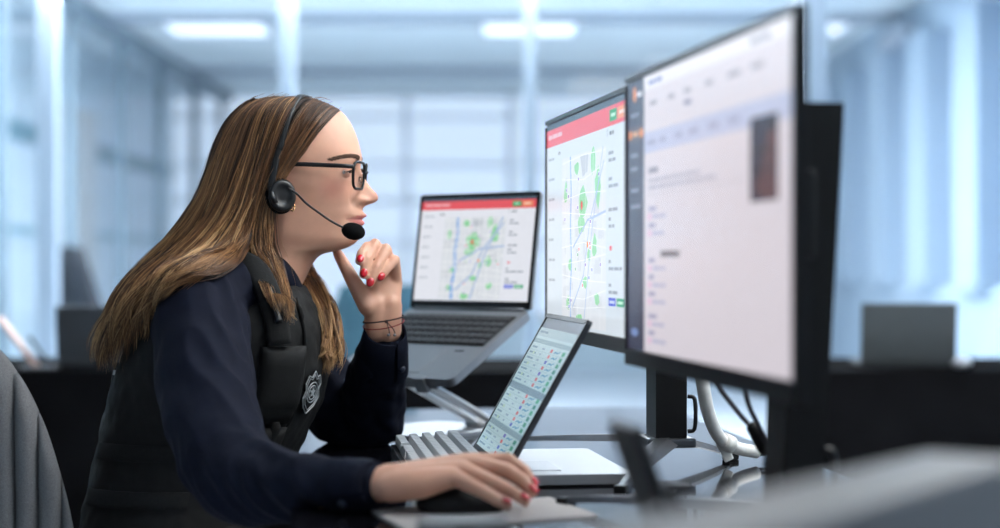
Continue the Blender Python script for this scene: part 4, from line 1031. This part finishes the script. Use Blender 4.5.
def lock(G, nclump, per, spread, depth=(-.007, .002), wave=.004, tb=.42, rad=.00062, waves=0.0):
    m = len(G) - 1; s = np.linspace(0, 1, NS)
    for c in range(nclump):
        gc = rs.uniform(0, m); tc = np.clip(tb + rs.normal(0, .20), .02, .98); ph = rs.uniform(0, 6.28, 3); dc = rs.uniform(*depth)
        cut = rs.uniform(.86, 1.0); fw = rs.uniform(1.2, 2.4)
        for k in range(per):
            gg = gc + rs.normal(0, spread); b0 = at_g(G, np.clip(gg, 0, m)); bc = at_g(G, gc)
            conv = (.15 + .6 * s ** 1.5)[:, None]; p = b0 * (1 - conv) + bc * conv
            o = outward(p); dd = np.clip(dc + rs.normal(0, .0018), depth[0], depth[1] + .002)
            amp = wave * s ** 1.6
            p = p + o * (dd * np.clip(.1 + s * 6, 0, 1) - .003 * np.clip(1 - s * 6, 0, 1))[:, None]
            p[:, 0] += amp * np.sin(fw * 6.28 * s + ph[0]) + rs.normal(0, .0012) * s
            p[:, 2] += amp * .7 * np.sin(fw * 6.28 * s + ph[1]) + rs.normal(0, .0012) * s
            p[:, 1] += amp * .5 * np.sin(fw * 6.28 * s + ph[2]) - .002 * s
            p += np.cumsum(rs.normal(0, .00010, (NS, 3)), 0) * (1 + s[:, None])
            n_ = max(8, int(NS * min(1, cut + rs.normal(0, .03)))); n0 = rs.randint(0, 3); strand(p[n0:n_], rad * rs.uniform(.7, 1.25), np.clip(tc + rs.normal(0, .10), 0, 1))
lock(gA, 100, 12, .45, tb=.42, wave=.005)
lock(gB, 210, 13, .40, tb=.28, wave=.009)
lock(gB, 70, 7, .7, depth=(.000, .005), tb=.52, wave=.014)
lock(gB[:12], 16, 11, .45, depth=(.002, .007), tb=.62, wave=.013)
lock(gC, 50, 8, .5, tb=.40); lock(gC2, 24, 8, .4, tb=.48)
lock(gD, 50, 12, .4, depth=(-.010, .010), wave=.009, tb=.55)
for k in range(70):      # flyaways
    G = (gA, gB, gB, gD)[k % 4]; p = at_g(G, rs.uniform(0, len(G) - 1.01)).copy(); s = np.linspace(0, 1, NS)[:, None]
    p += outward(p) * (.004 + rs.uniform(0, .010) * np.sin(s * 3.1)) + rs.normal(0, .006, 3) * s; strand(p[rs.randint(0, 8):rs.randint(22, NS)], .00032, .6)
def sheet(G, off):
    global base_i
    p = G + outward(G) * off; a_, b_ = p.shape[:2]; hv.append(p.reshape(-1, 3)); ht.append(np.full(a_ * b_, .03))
    i = np.arange(a_ - 1)[:, None] * b_; j = np.arange(b_ - 1)[None, :]
    hf.append(np.stack([i + j, i + j + 1, i + j + 1 + b_, i + j + b_], -1).reshape(-1, 4) + base_i); base_i += a_ * b_
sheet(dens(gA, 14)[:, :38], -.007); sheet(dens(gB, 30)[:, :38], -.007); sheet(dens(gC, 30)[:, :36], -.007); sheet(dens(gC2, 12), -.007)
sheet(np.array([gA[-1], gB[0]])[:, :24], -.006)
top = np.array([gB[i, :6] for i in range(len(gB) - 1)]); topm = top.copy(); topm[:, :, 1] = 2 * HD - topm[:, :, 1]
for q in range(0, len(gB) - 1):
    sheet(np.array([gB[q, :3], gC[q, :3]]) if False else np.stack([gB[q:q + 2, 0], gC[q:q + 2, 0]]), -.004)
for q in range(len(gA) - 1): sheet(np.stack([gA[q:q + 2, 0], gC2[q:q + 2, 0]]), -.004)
V = np.concatenate(hv) - np.array(PW0); Q = np.concatenate(hf); T = np.concatenate(ht)
me = bpy.data.meshes.new('hair'); me.vertices.add(len(V)); me.vertices.foreach_set('co', V.ravel())
me.loops.add(len(Q) * 4); me.loops.foreach_set('vertex_index', Q.ravel().astype(np.int32)); me.polygons.add(len(Q))
me.polygons.foreach_set('loop_start', np.arange(0, len(Q) * 4, 4, dtype=np.int32)); me.update(calc_edges=True)
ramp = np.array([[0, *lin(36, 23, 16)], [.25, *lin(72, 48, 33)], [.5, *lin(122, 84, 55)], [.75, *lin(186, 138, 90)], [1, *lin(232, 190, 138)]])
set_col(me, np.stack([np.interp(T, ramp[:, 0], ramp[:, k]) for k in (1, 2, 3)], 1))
M_hair = mat_attr('brown_hair', rough=.38, spec=.55, noise_v=.08, nscale=40)
tag(link('hair', me, M_hair, woman, True), 'long light brown hair with golden streaks', kind='stuff')

# ------------------------------------------------------------------ headset
def thing_at(name, p, label, cat):
    t = empty(name, p, label=label, cat=cat); return t
hs = thing_at('headset', PW(281, 195, 92), 'black call headset with foam microphone on her head', 'headset')
band = [PW(270, 190, 95), PW(273, 176, 94), PW(276, 160, 91), PW(281, 141, 83), PW(288, 121, 68), PW(297, 107, 47), PW(305, 99.5, 22), PW(309, 97, 0)]
bp = [push_out(p, [bvh_body], .0112 - .005 * max(0, (i_ - 20) / 13)) for i_, p in enumerate(crom(band, 34))]; bp = [bp[0]] + [(a_ + b_ * 2 + c_) / 4 for a_, b_, c_ in zip(bp[:-2], bp[1:-1], bp[2:])] + [bp[-1]]; bp = bp + [mirror(p) for p in bp[::-1][1:]]
def band_mesh(pts, wd, th):
    rg = []
    for i, p in enumerate(pts):
        t = (pts[min(i + 1, len(pts) - 1)] - pts[max(i - 1, 0)]).normalized(); n_ = (p - H(290, 175, 0)); n_ = (n_ - t * n_.dot(t)).normalized(); b_ = t.cross(n_)
        rg.append([p + b_ * wd * x + n_ * th * z for x, z in ((-.5, -.5), (.5, -.5), (.5, .2), (.35, .5), (-.35, .5), (-.5, .2))])
    return MB().loft(rg)
childw(band_mesh(bp, .0100, .0045), 'headband', M_hs, hs, True)
childw(band_mesh(bp[12:22], .0135, .0065), 'band_slider', M_hs, hs, True)
for s in (1, -1):
    f_ = (lambda p: p) if s > 0 else mirror
    ax = Vector((.42, -1 * s, .05)).normalized(); c_ = f_(PW(281, 196, 88))
    e1 = (Vector((0, 0, 1)) - ax * ax.z).normalized(); e2 = ax.cross(e1)
    rg = [[c_ + ax * z + (e1 * math.cos(q) * .0265 + e2 * math.sin(q) * .0225) * k for q in np.linspace(0, 2 * math.pi, 32, endpoint=False)] for z, k in ((-.012, .80), (-.008, .98), (-.001, 1.0), (.003, .97))]
    childw(MB().loft(rg), 'ear_cushion', M_foam, hs, True)
    rg = [[c_ + ax * z + (e1 * math.cos(q) * .0265 + e2 * math.sin(q) * .0225) * k for q in np.linspace(0, 2 * math.pi, 32, endpoint=False)] for z, k in ((.002, .90), (.008, .90), (.011, .80), (.0115, .58), (.0100, .54), (.0105, .20))]
    cup = childw(MB().loft(rg), 'ear_cup', M_hs, hs, True)
    childw(MB().tube([f_(PW(270, 186, 97)), f_(PW(272, 196, 103)), f_(PW(276, 203, 105))], [.004, .0045, .004], 8), 'yoke', M_hs, hs, True)
bm_ = crom([PW(288, 188, 102), PW(296, 193, 99), PW(306, 203, 92), PW(318, 212, 84), (PW(331, 221, 76)), PW(344, 228, 66)], 34)
childw(MB().tube(bm_, .0017, 8), 'microphone_boom', M_blackg, hs, True)
fm = MB(); fm.ellipsoid(PW(353.3, 231.3, 62), (.0178, .0130, .0128), Euler((0, R(13), R(0))), nu=28, nv=18); childw(fm, 'foam_windshield', M_foam, hs, True)

# ------------------------------------------------------------------ spectacles
sp = thing_at('eyeglasses', HY(360, 168, 0), 'black rectangular eyeglasses on her nose', 'eyeglasses')
def lens_pt(x, z, s):     # x: 0 nose side .. 1 temple side, z: -1..1
    return HY(365.2 - 6.0 * x ** 1.4 + .8 * z, 177 - z * 13.2, s * (9 + 50 * x))
for s in (1, -1):
    ol = rrect(1, 2, .0, 1)
    pts = []
    for k in range(48):
        q = 2 * math.pi * k / 48; cx_, sx_ = math.cos(q), math.sin(q)
        x_ = .5 + .5 * math.copysign(abs(cx_) ** .45, cx_); z_ = math.copysign(abs(sx_) ** .5, sx_)
        if z_ < 0: x_ = .5 + (x_ - .5) * (1 + .10 * z_)
        pts.append(lens_pt(x_, z_, s))
    rim = childw(MB().tube(pts + pts[:1], .0023, 6, cap=False), 'rim', M_blackg, sp, True)
    ln = MB(); cen = sum(pts, Vector()) / len(pts); ln.add([cen] + pts, [(0, k + 1, (k + 1) % 48 + 1) for k in range(48)]); childw(ln, 'lens', M_lens, rim)
    tp = [lens_pt(1.0, .62, s), HY(356.0, 168.8, s * 63), HY(348, 168.4, s * 68), HY(330, 167.8, s * 73.5), HY(312, 167.2, s * 77), HY(296, 167.5, s * 80), HY(284, 171, s * 80)]
    childw(MB().tube(crom(tp, 26), .0032, 8, flat=.5), 'temple', M_blackg, sp, True)
    childw(MB().tube([HY(361.5, 178, s * 9), HY(361.5, 184, s * 10.5)], .0022, 8), 'nose_pad', M_lens, sp, True)
childw(MB().tube(crom([lens_pt(.02, .25, 1), HY(367.2, 172.8, 5), HY(367.8, 172.2, 0), HY(367.2, 172.8, -5), lens_pt(.02, .25, -1)], 14), .0019, 8), 'bridge', M_blackg, sp, True)

# ------------------------------------------------------------------ jewellery
eb = thing_at('earring', PW(292.5, 206, 76), 'small gold hoop earring below the headset', 'earring')
childw(MB().tube([PW(292.5, 207, 76) + Vector((.0030 * math.cos(R(k)), .004 * math.sin(R(k)) * .6, .0058 * math.sin(R(k)))) for k in range(0, 361, 20)], .0013, 8), 'hoop', M_gold, eb, True)
childw(MB().ellipsoid(PW(292.3, 202.6, 77), (.0018, .0018, .0018), nu=10, nv=8), 'stud', M_gold, eb, True)
br = thing_at('bracelet', PW(384, 318, -10), 'thin dark thread bracelet with silver beads on left wrist', 'bracelet')
c_ = PW(383.5, 319, -9)
wr_ = [c_ + Vector((.0310 * math.cos(R(k)) , -.0245 * math.sin(R(k)), .0045 * math.cos(R(k)) - .003 * math.sin(R(k)))) for k in range(0, 361, 12)]
childw(MB().tube(wr_, .0011, 6), 'thread', mat('dark_thread', lin(52, 38, 40), .8), br, True)
childw(MB().tube([p + Vector((0, 0, -.007 - .004 * math.sin(R(12 * i)))) for i, p in enumerate(wr_)], .0009, 6), 'thread', mat('red_thread', lin(150, 50, 50), .8), br, True)
kn = c_ + Vector((.006, -.0260, -.003))
childw(MB().ellipsoid(kn, (.0028, .0022, .0028), nu=10, nv=8), 'knot', mat('dark_thread', lin(52, 38, 40), .8), br, True)
for dx_ in (.004, .011): 
    childw(MB().tube([kn, kn + Vector((dx_, -.001, -.012)), kn + Vector((dx_ * 1.3, 0, -.022))], .0008, 5), 'thread_end', mat('dark_thread', lin(52, 38, 40), .8), br, True)
    childw(MB().ellipsoid(kn + Vector((dx_ * 1.3 - .002, -.001, -.020)), (.0022, .0022, .0022), nu=10, nv=8), 'bead', M_silver, br, True)
